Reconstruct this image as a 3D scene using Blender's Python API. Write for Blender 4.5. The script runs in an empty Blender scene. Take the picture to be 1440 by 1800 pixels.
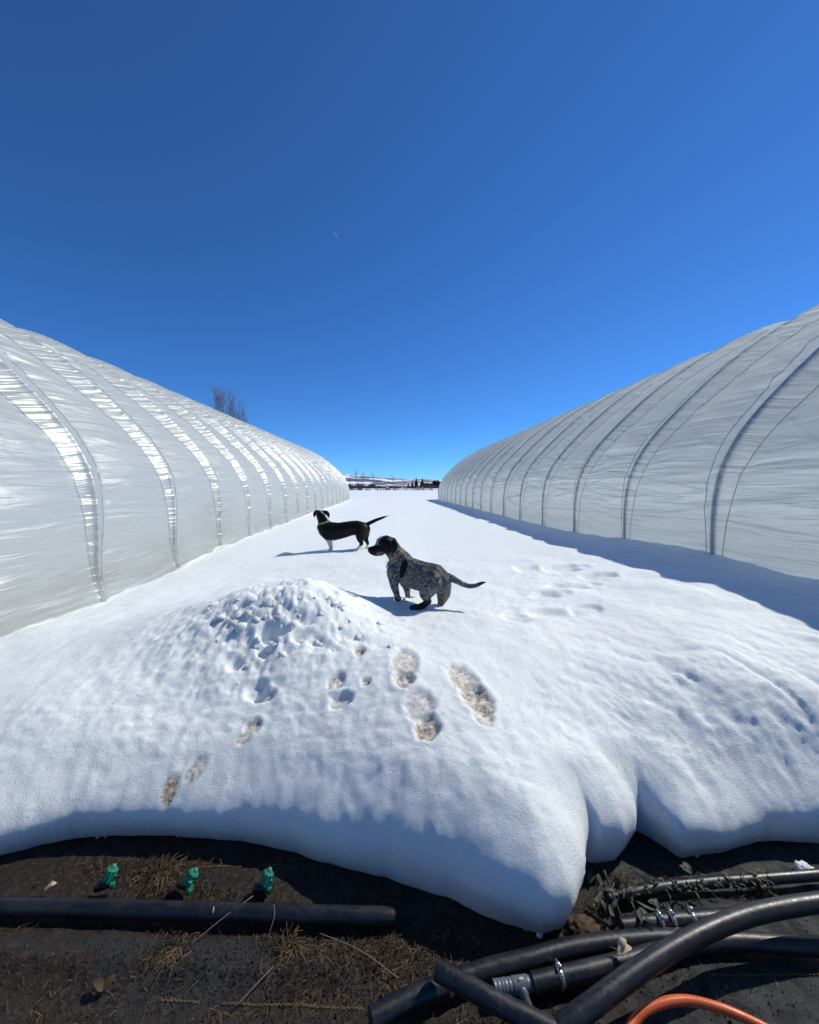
import bpy, math, random
import numpy as np
from mathutils import Vector, Matrix, noise as mnoise
random.seed(7); RNG = np.random.default_rng(11)
R = math.radians
S = bpy.context.scene
C = S.collection

# ------------------------------------------------------------------ camera, sky, sun
CAM_H = 1.35
cam = bpy.data.cameras.new('camera'); camo = bpy.data.objects.new('camera', cam); C.objects.link(camo)
camo.location = (0, 0, CAM_H); camo.rotation_euler = (R(90), 0, 0)
cam.sensor_fit = 'VERTICAL'; cam.sensor_height = 36; cam.lens = 14.4
cam.shift_x = 28/1800; cam.shift_y = -45/1800
cam.clip_start = .05; cam.clip_end = 20000
S.camera = camo
SUN_EL, SUN_AZ = 45.5, 64.0            # azimuth measured clockwise from the view direction (+Y)
w = bpy.data.worlds.new('World'); S.world = w; w.use_nodes = True
nt = w.node_tree; nt.nodes.clear()
sky = nt.nodes.new('ShaderNodeTexSky'); sky.sky_type = 'NISHITA'; sky.sun_disc = False
sky.sun_elevation = R(SUN_EL); sky.sun_rotation = R(SUN_AZ)
sky.altitude = 3000; sky.air_density = 1.0; sky.dust_density = .2; sky.ozone_density = 10
hsv = nt.nodes.new('ShaderNodeMix'); hsv.data_type = 'RGBA'; hsv.blend_type = 'MULTIPLY'; hsv.inputs[0].default_value = 1; hsv.inputs[7].default_value = (.55, .95, 1.21, 1)   # deep blue of a high cold sky
bg = nt.nodes.new('ShaderNodeBackground'); bg.inputs['Strength'].default_value = .118
wo = nt.nodes.new('ShaderNodeOutputWorld')
nt.links.new(sky.outputs[0], hsv.inputs[6]); nt.links.new(hsv.outputs[2], bg.inputs['Color']); nt.links.new(bg.outputs[0], wo.inputs['Surface'])
sun = bpy.data.lights.new('sun', 'SUN'); sun.energy = 4.15; sun.angle = R(.53); sun.color = (1.0, .972, .875)
suno = bpy.data.objects.new('sun', sun); C.objects.link(suno)
sd = Vector((math.cos(R(SUN_EL))*math.sin(R(SUN_AZ)), math.cos(R(SUN_EL))*math.cos(R(SUN_AZ)), math.sin(R(SUN_EL))))
suno.rotation_euler = sd.to_track_quat('Z', 'Y').to_euler()
S.view_settings.view_transform = 'Standard'; S.view_settings.look = 'None'
S.view_settings.exposure = 0; S.view_settings.gamma = 1
S.cycles.max_bounces = 10; S.cycles.diffuse_bounces = 6; S.cycles.glossy_bounces = 4
S.cycles.transmission_bounces = 8; S.cycles.transparent_max_bounces = 12
S.cycles.use_denoising = True; S.cycles.sample_clamp_indirect = 6

# ------------------------------------------------------------------ helpers
F, U0, V0 = 720.0, 692.0, 855.0        # focal length and vanishing point of the photograph, in its pixels
def P(u, v, d): return Vector(((u-U0)/F*d, d, CAM_H-(v-V0)/F*d))
def G(u, v, z=0.0): return P(u, v, (CAM_H-z)*F/(v-V0))

def tag(o, label=None, cat=None, group=None, kind=None):
    if label: o['label'] = label
    if cat: o['category'] = cat
    if group: o['group'] = group
    if kind: o['kind'] = kind
    return o
def empty(name, loc=(0,0,0), rz=0):
    o = bpy.data.objects.new(name, None); C.objects.link(o); o.location = loc; o.rotation_euler = (0,0,rz)
    o.empty_display_size = .1
    return o
def mesh_np(name, V, Fc, mat, parent=None, smooth=True):
    me = bpy.data.meshes.new(name)
    if isinstance(V, np.ndarray) and isinstance(Fc, np.ndarray):
        n, k = Fc.shape
        me.vertices.add(len(V)); me.vertices.foreach_set('co', V.astype(np.float32).ravel())
        me.loops.add(n*k); me.loops.foreach_set('vertex_index', Fc.astype(np.int32).ravel())
        me.polygons.add(n); me.polygons.foreach_set('loop_start', np.arange(n, dtype=np.int32)*k)
        me.polygons.foreach_set('loop_total', np.full(n, k, dtype=np.int32))
        me.update(calc_edges=True)
    else:
        me.from_pydata([tuple(p) for p in V], [], Fc); me.update()
    if smooth: me.polygons.foreach_set('use_smooth', np.ones(len(me.polygons), dtype=bool))
    if mat: me.materials.append(mat)
    o = bpy.data.objects.new(name, me); C.objects.link(o)
    if parent: 
        o.parent = parent
        if parent.parent: M = parent.parent.matrix_basis @ parent.matrix_basis
        else: M = parent.matrix_basis
        # geometry is given in world space: bring it into the parent's space
        me.transform(M.inverted())
    return o
def grid_faces(nr, nc):
    a = (np.arange(nr-1)[:,None]*nc + np.arange(nc-1)[None,:]).ravel()
    return np.stack([a, a+1, a+nc+1, a+nc], 1)
def attr(o, name, data, typ='FLOAT'):
    a = o.data.attributes.new(name, typ, 'POINT')
    if typ == 'FLOAT': a.data.foreach_set('value', np.asarray(data, np.float32).ravel())
    else: a.data.foreach_set('color', np.asarray(data, np.float32).ravel())

class MB:
    def __init__(s): s.v=[]; s.f=[]
    def add(s, V, Fc):
        b=len(s.v); s.v += [tuple(p) for p in V]; s.f += [tuple(i+b for i in f) for f in Fc]
    def tube(s, pts, rad, n=10, cap=True):
        pts=[Vector(p) for p in pts]
        if not hasattr(rad,'__len__'): rad=[rad]*len(pts)
        t=(pts[1]-pts[0]).normalized(); a=t.orthogonal().normalized(); b=len(s.v)
        for i,p in enumerate(pts):
            if i==0: t=(pts[1]-p)
            elif i==len(pts)-1: t=(p-pts[i-1])
            else: t=pts[i+1]-pts[i-1]
            t.normalize(); a=(a-t*a.dot(t)).normalized(); c=t.cross(a)
            for k in range(n):
                w_=2*math.pi*k/n; s.v.append(tuple(p+(a*math.cos(w_)+c*math.sin(w_))*rad[i]))
        for i in range(len(pts)-1):
            for k in range(n):
                k2=(k+1)%n; s.f.append((b+i*n+k,b+i*n+k2,b+(i+1)*n+k2,b+(i+1)*n+k))
        if cap:
            s.f.append(tuple(b+k for k in reversed(range(n)))); e=b+(len(pts)-1)*n; s.f.append(tuple(e+k for k in range(n)))
        return s
    def box(s, c, d, M=None):
        V=[Vector((x*d[0]/2,y*d[1]/2,z*d[2]/2)) for x in(-1,1) for y in(-1,1) for z in(-1,1)]
        if M is not None: V=[M@p for p in V]
        V=[p+Vector(c) for p in V]
        s.add(V,[(0,1,3,2),(4,6,7,5),(0,4,5,1),(2,3,7,6),(0,2,6,4),(1,5,7,3)]); return s
    def build(s, name, mat, parent=None, smooth=True): return mesh_np(name, s.v, s.f, mat, parent, smooth)
def spline(pts, n=8):
    pts=[Vector(p) for p in pts]; P_=[pts[0]*2-pts[1]]+pts+[pts[-1]*2-pts[-2]]; out=[]
    for i in range(1,len(P_)-2):
        a,b,c,d=P_[i-1:i+3]
        for k in range(n):
            t=k/n; out.append(.5*((2*b)+(c-a)*t+(2*a-5*b+4*c-d)*t*t+(3*b-a-3*c+d)*t**3))
    out.append(pts[-1]); return out

def h2(ix, iy, seed):
    x = (ix.astype(np.int64)*374761393 + iy.astype(np.int64)*668265263 + seed*1442695041) & 0xffffffff
    x = ((x ^ (x>>13))*1274126177) & 0xffffffff
    x = (x ^ (x>>16)) & 0xffffffff
    return x/4294967295.0
def vnoise(x, y, seed=0):
    ix=np.floor(x); iy=np.floor(y); fx=x-ix; fy=y-iy; fx=fx*fx*fx*(fx*(fx*6-15)+10); fy=fy*fy*fy*(fy*(fy*6-15)+10)
    ix=ix.astype(np.int64); iy=iy.astype(np.int64)
    a=h2(ix,iy,seed); b=h2(ix+1,iy,seed); c=h2(ix,iy+1,seed); d=h2(ix+1,iy+1,seed)
    return ((a*(1-fx)+b*fx)*(1-fy)+(c*(1-fx)+d*fx)*fy)*2-1
def fbm(x, y, o=4, seed=0, g=.5):
    r=np.zeros(np.broadcast(x,y).shape); a=1.; t=0
    for k in range(o):
        c,s_=math.cos(k*.9+.3),math.sin(k*.9+.3)
        r+=a*vnoise((x*c-y*s_)*2**k+k*17.3,(x*s_+y*c)*2**k+k*9.1,seed+k); t+=a; a*=g
    return r/t
def sstep(a,b,x): t=np.clip((x-a)/(b-a),0,1); return t*t*(3-2*t)

# ------------------------------------------------------------------ materials
class Mat:
    def __init__(s, name):
        s.m=bpy.data.materials.new(name); s.m.use_nodes=True; s.t=s.m.node_tree; s.t.nodes.clear()
        s.out=s.n('OutputMaterial')
    def n(s, typ, **kw):
        nd=s.t.nodes.new('ShaderNode'+typ)
        for k,v in kw.items():
            if k.startswith('i_'): nd.inputs[k[2:].replace('_',' ')].default_value=v
            else: setattr(nd,k,v)
        return nd
    def l(s,a,b): s.t.links.new(a,b)
    def noise(s, scale, detail=4, rough=.55, vec=None, dist=0):
        n=s.n('TexNoise'); n.inputs['Scale'].default_value=scale; n.inputs['Detail'].default_value=detail
        n.inputs['Roughness'].default_value=rough; n.inputs['Distortion'].default_value=dist
        if vec is None: vec=s.obj()
        s.l(vec,n.inputs['Vector']); return n.outputs['Fac']
    def obj(s):
        if not hasattr(s,'tc'): s.tc=s.n('TexCoord')
        return s.tc.outputs['Object']
    def mapped(s, scale, vec=None):
        m=s.n('Mapping'); m.inputs['Scale'].default_value=scale; s.l(vec or s.obj(),m.inputs['Vector']); return m.outputs[0]
    def ramp(s, fac, stops):
        r=s.n('ValToRGB'); e=r.color_ramp.elements
        while len(e)<len(stops): e.new(.5)
        for el,(p,c) in zip(e,stops):
            el.position=p; el.color=c if len(c)==4 else (*c,1)
        s.l(fac,r.inputs[0]); return r.outputs[0]
    def mix(s, fac, a, b, blend='MIX'):
        m=s.n('Mix',data_type='RGBA',blend_type=blend)
        for x,i in((fac,0),(a,6),(b,7)):
            if hasattr(x,'is_linked'): s.l(x,m.inputs[i])
            else: m.inputs[i].default_value = x if i==0 else ((*x,1) if len(x)==3 else x)
        return m.outputs[2]
    def math(s, op, a, b=0, clamp=False):
        m=s.n('Math',operation=op,use_clamp=clamp)
        for i,x in enumerate((a,b)):
            if hasattr(x,'is_linked'): s.l(x,m.inputs[i])
            else: m.inputs[i].default_value=x
        return m.outputs[0]
    def attr(s,name,col=False):
        a=s.n('Attribute',attribute_name=name); return a.outputs['Color' if col else 'Fac']
    def bump(s, h, dist, strength=1, nrm=None):
        b=s.n('Bump'); b.inputs['Distance'].default_value=dist; b.inputs['Strength'].default_value=strength
        s.l(h,b.inputs['Height'])
        if nrm: s.l(nrm,b.inputs['Normal'])
        return b.outputs[0]
    def bsdf(s, color, rough=.6, spec=.5, metal=0, normal=None, **kw):
        p=s.n('BsdfPrincipled'); p.inputs['Metallic'].default_value=metal; p.inputs['Specular IOR Level'].default_value=spec
        for x,k in((color,'Base Color'),(rough,'Roughness')):
            if hasattr(x,'is_linked'): s.l(x,p.inputs[k])
            else: p.inputs[k].default_value = (*x,1) if k=='Base Color' and len(x)==3 else x
        if normal: s.l(normal,p.inputs['Normal'])
        for k,v in kw.items(): p.inputs[k.replace('_',' ')].default_value=v
        s.l(p.outputs[0],s.out.inputs['Surface']); return p

def simple(name, col, rough=.6, spec=.5, metal=0, var=.25, scale=12, bump=.001, bscale=80, **kw):
    m=Mat(name); n=m.noise(scale,5)
    dark=tuple(c*(1-var) for c in col); light=tuple(min(1,c*(1+var)) for c in col)
    c=m.ramp(n,[(.3,dark),(.7,light)])
    nb=m.bump(m.noise(bscale,3),bump,.6) if bump else None
    m.bsdf(c,rough,spec,metal,nb,**kw); return m.m

def mat_snow():
    m=Mat('snow')
    grain=m.noise(330,4,.75); coarse=m.noise(60,4,.65); lump=m.noise(14,3,.5)
    v=m.n('TexVoronoi'); v.inputs['Scale'].default_value=170; m.l(m.obj(),v.inputs['Vector'])
    hgt=m.math('ADD',m.math('ADD',m.math('MULTIPLY',grain,.6),m.math('MULTIPLY',coarse,.55)),m.math('MULTIPLY',v.outputs['Distance'],.22))
    nb=m.bump(hgt,.0075,.8)
    nb2=m.bump(lump,.010,.4,nb)
    dirt=m.attr('dirt')
    dn=m.noise(55,6,.75); dd=m.noise(22,4,.6)
    mask=m.math('MULTIPLY',dirt,m.ramp(dn,[(.36,(0,0,0)),(.6,(1,1,1))]),True)
    sparkle_col=m.ramp(m.noise(420,2,.8),[(.36,(.66,.69,.675)),(.5,(.84,.875,.855)),(.64,(.945,.965,.95))])  # sparkle of the snow crystals painted into the colour as bright and dull grains
    c=m.mix(mask,sparkle_col,m.ramp(dd,[(.3,(.07,.036,.014)),(.45,(.27,.155,.06)),(.56,(.52,.37,.20)),(.7,(.80,.73,.58))]))
    stain=m.attr('stain')
    c=m.mix(m.math('MULTIPLY',stain,m.ramp(m.noise(9,4),[(.35,(0,0,0)),(.75,(1,1,1))])),c,(.80,.72,.66))
    spk=m.n('TexVoronoi'); spk.inputs['Scale'].default_value=420; m.l(m.obj(),spk.inputs['Vector'])
    rr=m.ramp(m.n_sep(spk.outputs['Color']),[(.0,(.10,)*3),(.12,(.5,)*3),(1,(.62,)*3)])
    pb=m.bsdf(c,rr,.5,0,nb2,Subsurface_Weight=.7,Subsurface_Scale=.026)
    pb.inputs['Subsurface Radius'].default_value=(.8,1.0,1.15)
    return m.m
def _sep(s,col):
    x=s.n('SeparateColor'); s.l(col,x.inputs[0]); return x.outputs[0]
Mat.n_sep=_sep

def mat_film():
    m=Mat('greenhouse_film')
    uv=m.n('TexCoord').outputs['UV']
    fine=m.noise(1,3,.5,m.mapped((1.0,17,1),uv),1.2); mid=m.noise(1,3,.5,m.mapped((.55,5.5,1),uv),1.6); wide=m.noise(1,3,.5,m.mapped((.35,.5,1),uv))
    nb=m.bump(fine,.014,.6); nb=m.bump(mid,.075,.7,nb)
    g=m.attr('grime'); gn=m.noise(1,5,.65,m.mapped((1.2,5,1),uv))
    gm=m.math('MULTIPLY',g,m.ramp(gn,[(.3,(.1,)*3),(.7,(1,)*3)]),True)
    base=m.mix(m.ramp(wide,[(.3,(0,)*3),(.7,(1,)*3)]),(.85,.905,.885),(.92,.95,.92))
    c=m.mix(gm,base,(.50,.45,.36))
    d=m.n('BsdfDiffuse'); t=m.n('BsdfTranslucent'); m.l(c,d.inputs[0]); m.l(c,t.inputs[0]); m.l(nb,d.inputs['Normal']); m.l(nb,t.inputs['Normal'])
    mx=m.n('MixShader'); mx.inputs[0].default_value=.80; m.l(d.outputs[0],mx.inputs[1]); m.l(t.outputs[0],mx.inputs[2])
    tr=m.n('BsdfTransparent'); tr.inputs[0].default_value=(.9,.93,.95,1)
    m2=m.n('MixShader'); m2.inputs[0].default_value=.06; m.l(mx.outputs[0],m2.inputs[1]); m.l(tr.outputs[0],m2.inputs[2])
    fr=m.n('Fresnel'); fr.inputs['IOR'].default_value=1.5; m.l(nb,fr.inputs['Normal'])
    gb=m.n('BsdfGlossy'); gb.inputs['Roughness'].default_value=.48; gb.inputs[0].default_value=(1,1,1,1); m.l(nb,gb.inputs['Normal'])
    m4=m.n('MixShader'); m.l(m.math('MINIMUM',m.math('MULTIPLY',fr.outputs[0],1.0),.15),m4.inputs[0]); m.l(m2.outputs[0],m4.inputs[1]); m.l(gb.outputs[0],m4.inputs[2])
    gl=m.n('BsdfGlossy'); gl.inputs['Roughness'].default_value=.21; m.l(nb,gl.inputs['Normal'])
    m3=m.n('MixShader'); m.l(m.math('MINIMUM',m.math('MULTIPLY',fr.outputs[0],.5),.036),m3.inputs[0]); m.l(m4.outputs[0],m3.inputs[1]); m.l(gl.outputs[0],m3.inputs[2])
    m.l(m3.outputs[0],m.out.inputs['Surface']); return m.m

def mat_fabric():
    m=Mat('landscape_fabric')
    w1=m.n('TexWave',wave_type='BANDS',bands_direction='X'); w1.inputs['Scale'].default_value=110; m.l(m.obj(),w1.inputs['Vector'])
    w2=m.n('TexWave',wave_type='BANDS',bands_direction='Y'); w2.inputs['Scale'].default_value=170; m.l(m.obj(),w2.inputs['Vector'])
    wv=m.math('MULTIPLY',w1.outputs['Fac'],w2.outputs['Fac'])
    mud=m.attr('mud'); n1=m.noise(7,8,.7); n2=m.noise(60,6,.7); n3=m.noise(2.2,3)
    mk=m.math('ADD',m.math('MULTIPLY',mud,.9),m.math('SUBTRACT',n1,.5),True)
    mk=m.ramp(mk,[(.28,(0,)*3),(.55,(1,)*3)])
    fab=m.ramp(n2,[(.3,(.010,.011,.012)),(.75,(.030,.032,.032))])
    dirtc=m.ramp(n2,[(.28,(.006,.004,.003)),(.5,(.018,.011,.007)),(.70,(.06,.040,.025)),(.80,(.14,.10,.065))])
    c=m.mix(mk,fab,dirtc)
    nb=m.bump(wv,.0012,.5); nb=m.bump(m.noise(90,6,.75),.006,.8,nb); nb=m.bump(n1,.02,.5,nb)
    rough=m.ramp(m.noise(16,5),[(.35,(.30,)*3),(.6,(.85,)*3)])
    m.bsdf(c,rough,.35,0,nb); return m.m
def mat_soil():
    m=Mat('soil'); n=m.noise(30,8,.7)
    m.bsdf(m.ramp(n,[(.3,(.018,.011,.007)),(.6,(.055,.038,.026)),(.8,(.10,.075,.05))]),.9,.2,0,m.bump(n,.02)); return m.m
def mat_pipe(name,col,dust=(.10,.095,.085),rough=.42):
    m=Mat(name); n=m.noise(9,6,.7); n2=m.noise(70,5,.8)
    k=m.math('MULTIPLY',m.ramp(n,[(.42,(0,)*3),(.72,(1,)*3)]),m.ramp(n2,[(.4,(.2,)*3),(.7,(.8,)*3)]))
    m.bsdf(m.mix(k,col,dust),m.ramp(n2,[(.3,(rough-.1,)*3),(.8,(rough+.25,)*3)]),.5,0,m.bump(n2,.0012,.5)); return m.m
def mat_coat(name,rough=.5):
    m=Mat(name); col=m.attr('coat',True); tick=m.attr('tick')
    v=m.noise(105,5,.72,m.mapped((1,1,.6))); v2=m.noise(170,3,.7)
    s_=m.math('ADD',m.math('MULTIPLY',v,.72),m.math('MULTIPLY',v2,.28))
    mott=m.ramp(s_,[(.39,(.006,.006,.006)),(.47,(.05,.05,.05)),(.53,(.19,.19,.187)),(.63,(.50,.50,.49))])
    c=m.mix(tick,col,mott)
    nb=m.bump(m.noise(160,3,.7,m.mapped((1,1,.35))),.004,.7)
    m.bsdf(c,rough,.16,0,nb); return m.m
def mat_hill():
    m=Mat('hillside'); a=m.noise(.0075,8,.62,m.mapped((1,.45,3))); b=m.noise(.06,5,.7)
    s_=m.math('ADD',m.math('MULTIPLY',a,.75),m.math('MULTIPLY',b,.25))
    c=m.ramp(s_,[(.45,(.80,.82,.85)),(.49,(.42,.43,.48)),(.53,(.10,.105,.145)),(.7,(.07,.075,.11))])
    m.bsdf(c,.9,.1,0,m.bump(a,6,.6)); return m.m
M=dict(snow=mat_snow(), film=mat_film(), fabric=mat_fabric(), soil=mat_soil(), hill=mat_hill(),
  pipe=mat_pipe('black_poly_pipe',(.006,.0065,.009),(.06,.056,.05),.36), grey_plastic=mat_pipe('grey_plastic',(.10,.115,.14),rough=.35),
  hose=mat_pipe('orange_hose',(.62,.10,.02),(.42,.12,.05),rough=.34),
  metal=simple('hoop_steel',(.34,.36,.39),.45,.5,.6), steel=simple('clamp_steel',(.62,.62,.60),.28,.5,.95,scale=60),
  rope=simple('rope',(.46,.48,.50),.85,.2), wood=simple('weathered_wood',(.17,.13,.10),.85,.2),
  green=simple('green_plastic',(.008,.19,.10),.5,.4,var=.3,scale=40), lightgreen=simple('pale_green_plastic',(.05,.20,.14),.5,.5),
  black=simple('black_plastic',(.012,.012,.014),.45,.5), straw=simple('straw',(.125,.085,.045),.8,.2,var=.8,scale=14,bump=0),
  crumb=simple('soil_crumbs',(.055,.034,.020),.85,.3,var=.6,scale=30), tan=simple('dry_leaf',(.46,.37,.25),.7,.3,scale=40,var=.3),
  wilt=simple('wilted_leaf',(.045,.047,.026),.65,.35,var=.6,scale=25,bump=.004,bscale=60), bark=simple('bare_bark',(.17,.135,.12),.9,.1,scale=.5,bump=0),
  greybark=simple('grey_twigs',(.15,.125,.13),.9,.1,scale=.5,bump=0),
  conifer=simple('conifer_needles',(.022,.03,.022),.9,.1,scale=.8,bump=0), shrub=simple('brown_brush',(.10,.075,.06),.9,.1,scale=.3,bump=0),
  darkbush=simple('dark_brush',(.04,.034,.036),.9,.1,scale=.3,bump=0), yarn=simple('yellow_yarn',(.17,.14,.045),.8,.2,scale=40,bump=0),
  floor=simple('bounce_floor_pale',(.42,.36,.27),.9,.1,scale=3), dogcoat=mat_coat('short_dog_coat'), nose=simple('dog_nose',(.012,.011,.011),.3,.5,bscale=400,bump=.0005), eye=simple('dog_eye',(.02,.012,.008),.08,.6,bump=0),
  collar=simple('tan_collar',(.33,.25,.15),.8,.2,scale=60), contrail=simple('contrail_white',(.85,.85,.88),.9,0,bump=0))

# ------------------------------------------------------------------ snow surface
EDGE = np.array([(-30,1.0),(-3.4,1.15),(-2.4,1.25),(-1.75,1.38),(-1.437,1.495),(-1.23,1.575),(-.863,1.586),(-.566,1.555),(-.36,1.507),(-.143,1.435),(-.02,1.41),(.07,1.375),
  (.1746,1.345),(.252,1.3065),(.3437,1.262),(.4426,1.235),(.518,1.2526),(.585,1.33),(.625,1.42),(.665,1.475),(.72,1.462),(.797,1.475),(.862,1.528),(.895,1.585),(.94,1.61),(.975,1.585),(1.005,1.543),(1.04,1.489),
  (1.154,1.50),(1.382,1.555),(1.50,1.56),(1.608,1.548),(2.2,1.50),(3.4,1.4),(30,1.2)])
def y_edge(x):
    e=np.interp(x,EDGE[:,0],EDGE[:,1]); return e
ANCH=[]   # x, y, z of the snow's top surface
def A(u,v,d): p=P(u,v,d); ANCH.append((p.x,p.y,p.z))
for a in [(-3,2.0,.2),(-3,3.12,.223),(-3,4.18,.2),(-3,5.6,.24),(-3,7.06,.32),(-3,8.57,.33),(-3,14,.40),(-3,20,.42),(-3,27,.42),
          (3,2.0,.66),(3,2.89,.69),(3,3.4,.69),(3,3.9,.71),(3,5.2,.675),(3,6.7,.60),(3,9.6,.55),(3,13,.55),(3,17,.54),(3,26,.46),
          (2.35,4,.635),(2.3,6,.575),(2.35,3,.665),(2.27,2.18,.63),(2.2,8,.56),(2.3,11,.54),(-2.3,4.2,.33),(-2.2,6,.41),(-2.0,9,.47),
          (0,5.6,.487),(-.9,5.6,.487),(.9,5.6,.49),(-.7,5.3,.487),(0,7.5,.49),(0,12,.5),(0,20,.5),(0,27,.5),(-1.5,12,.48),(1.5,12,.5),(1.2,8,.5),(-1.2,8,.48),
          (.22,2.70,.545),(.02,2.88,.552),(.30,2.82,.535),(.1,3.05,.53),(0,3.5,.51),(-.5,3.2,.54),(-.9,3.6,.47),(-1.6,3.6,.40),(.9,3.6,.52),(.4,4.3,.50)]:
    ANCH.append(a)
for a in [(560,1038,2.5),(500,1041,2.45),(440,1056,2.4),(380,1068,2.45),(250,1092,2.6),(100,1095,3.0),(605,1050,2.58),(650,1085,2.55),(690,1100,2.42),(600,1100,2.25),(715,1110,2.35),
          (100,1250,1.8),(300,1250,1.85),(300,1150,2.15),(100,1150,2.35),(450,1150,2.12),(600,1150,2.05),(600,1250,1.74),(740,1250,1.68),(700,1170,1.92),
          (100,1380,1.56),(300,1390,1.56),(600,1390,1.47),(800,1400,1.36),(900,1420,1.32),(850,1300,1.55),
          (1000,1300,1.62),(1100,1300,1.68),(1300,1350,1.6),(1300,1200,1.82),(1100,1150,2.1),(950,1150,2.1),(1400,1150,1.97),(1400,1330,1.63),(830,1210,1.80),
          (1000,1050,3.0),(1200,1060,2.7),(1350,1100,2.2),(900,1000,4.1),(850,1090,2.5)]: A(*a)
AN=np.array(ANCH)
def _phi(r2): return np.where(r2>1e-12, r2*np.log(np.maximum(r2,1e-12)),0)
def _tf(x,y): return np.stack([x, np.log(np.maximum(y,.8))*2.6],-1)
_Q=_tf(AN[:,0],AN[:,1]); _n=len(AN)
_K=_phi(((_Q[:,None]-_Q[None])**2).sum(-1))+np.eye(_n)*.03
_L=np.zeros((_n+3,_n+3)); _L[:_n,:_n]=_K; _L[:_n,_n]=1; _L[_n,:_n]=1; _L[:_n,_n+1:]=_Q; _L[_n+1:,:_n]=_Q.T
_W=np.linalg.solve(_L,np.concatenate([AN[:,2],np.zeros(3)]))
def T_raw(x,y):
    x=np.asarray(x,float); y=np.asarray(y,float); sh=np.broadcast(x,y).shape
    X=np.broadcast_to(x,sh).ravel(); Y=np.broadcast_to(y,sh).ravel()
    q=_tf(np.clip(X,-3.1,3.1),np.clip(Y,1.2,28)); out=np.empty(len(X))
    for i in range(0,len(X),40000):
        qq=q[i:i+40000]; k=_phi(((qq[:,None]-_Q[None])**2).sum(-1)); out[i:i+40000]=k@_W[:_n]+_W[_n]+qq@_W[_n+1:]
    b=sstep(20,34,Y); out=out*(1-b)+.5*b
    b=sstep(3.2,9,np.abs(X)); out=out*(1-b)+.5*b
    return np.clip(out,.12,.95).reshape(sh)
def hit(u,v):
    ds=np.linspace(1.2,9,1600); pz=CAM_H-(v-V0)/F*ds; t=T_raw((u-U0)/F*ds,ds)
    i=np.argmax(t>=pz) if (t>=pz).any() else -1
    return (u-U0)/F*ds[i], ds[i]
# prints pressed in the snow: u, v, half width px, half length px, angle, depth m, dirt
PR=[(712,1162,23,22,0,.022,.75),(710,1192,18,15,0,.028,1.0),(738,1236,25,26,-8,.022,.55),(752,1276,22,22,-4,.030,1.15),
    (816,1190,24,24,20,.024,.85),(838,1222,24,26,20,.03,1.1),(848,1250,16,18,10,.022,.7),
    (632,1141,9,10,0,.03,1.1),(592,1194,14,15,0,.03,.75),(643,1196,9,8,0,.025,.8),(600,1230,20,13,0,.035,.42),(465,1226,18,10,0,.04,.4),
    (446,1278,14,14,30,.018,.75),(428,1301,12,10,10,.016,.85),(350,1337,14,12,20,.010,.8),(309,1353,11,10,10,.012,1.5),(300,1350,6,6,0,.01,1.0)]
PRW=[]
for (u,v,hw,hl,an,dp,di) in PR:
    x,y=hit(u,v); x2,_=hit(u+hw,v); _,y2=hit(u,v-hl); PRW.append((x,y,max(.012,x2-x),max(.014,abs(y2-y)),R(an),dp,di))
DENT=[(930,1000,26,6,.032,0),(985,998,40,6,.04,0),(1050,1010,38,5,.035,0),(1000,1030,48,6,.035,0),(960,1046,30,5,.03,0),(965,1074,46,8,.035,0),(1030,1068,26,6,.022,0),(905,1085,22,8,.02,0),
      (480,1118,26,16,.075,0),(470,1150,16,16,.04,0),(415,1175,12,18,.035,0),(540,1125,24,10,.025,0),(450,1215,14,12,.03,0),(560,1135,22,12,.02,0)]
DW=[]
for (u,v,hw,hl,dp,_) in DENT:
    x,y=hit(u,v); x2,_a=hit(u+hw,v); _b,y2=hit(u,v-hl); DW.append((x,y,max(.03,x2-x),max(.04,abs(y2-y)),dp))

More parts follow.
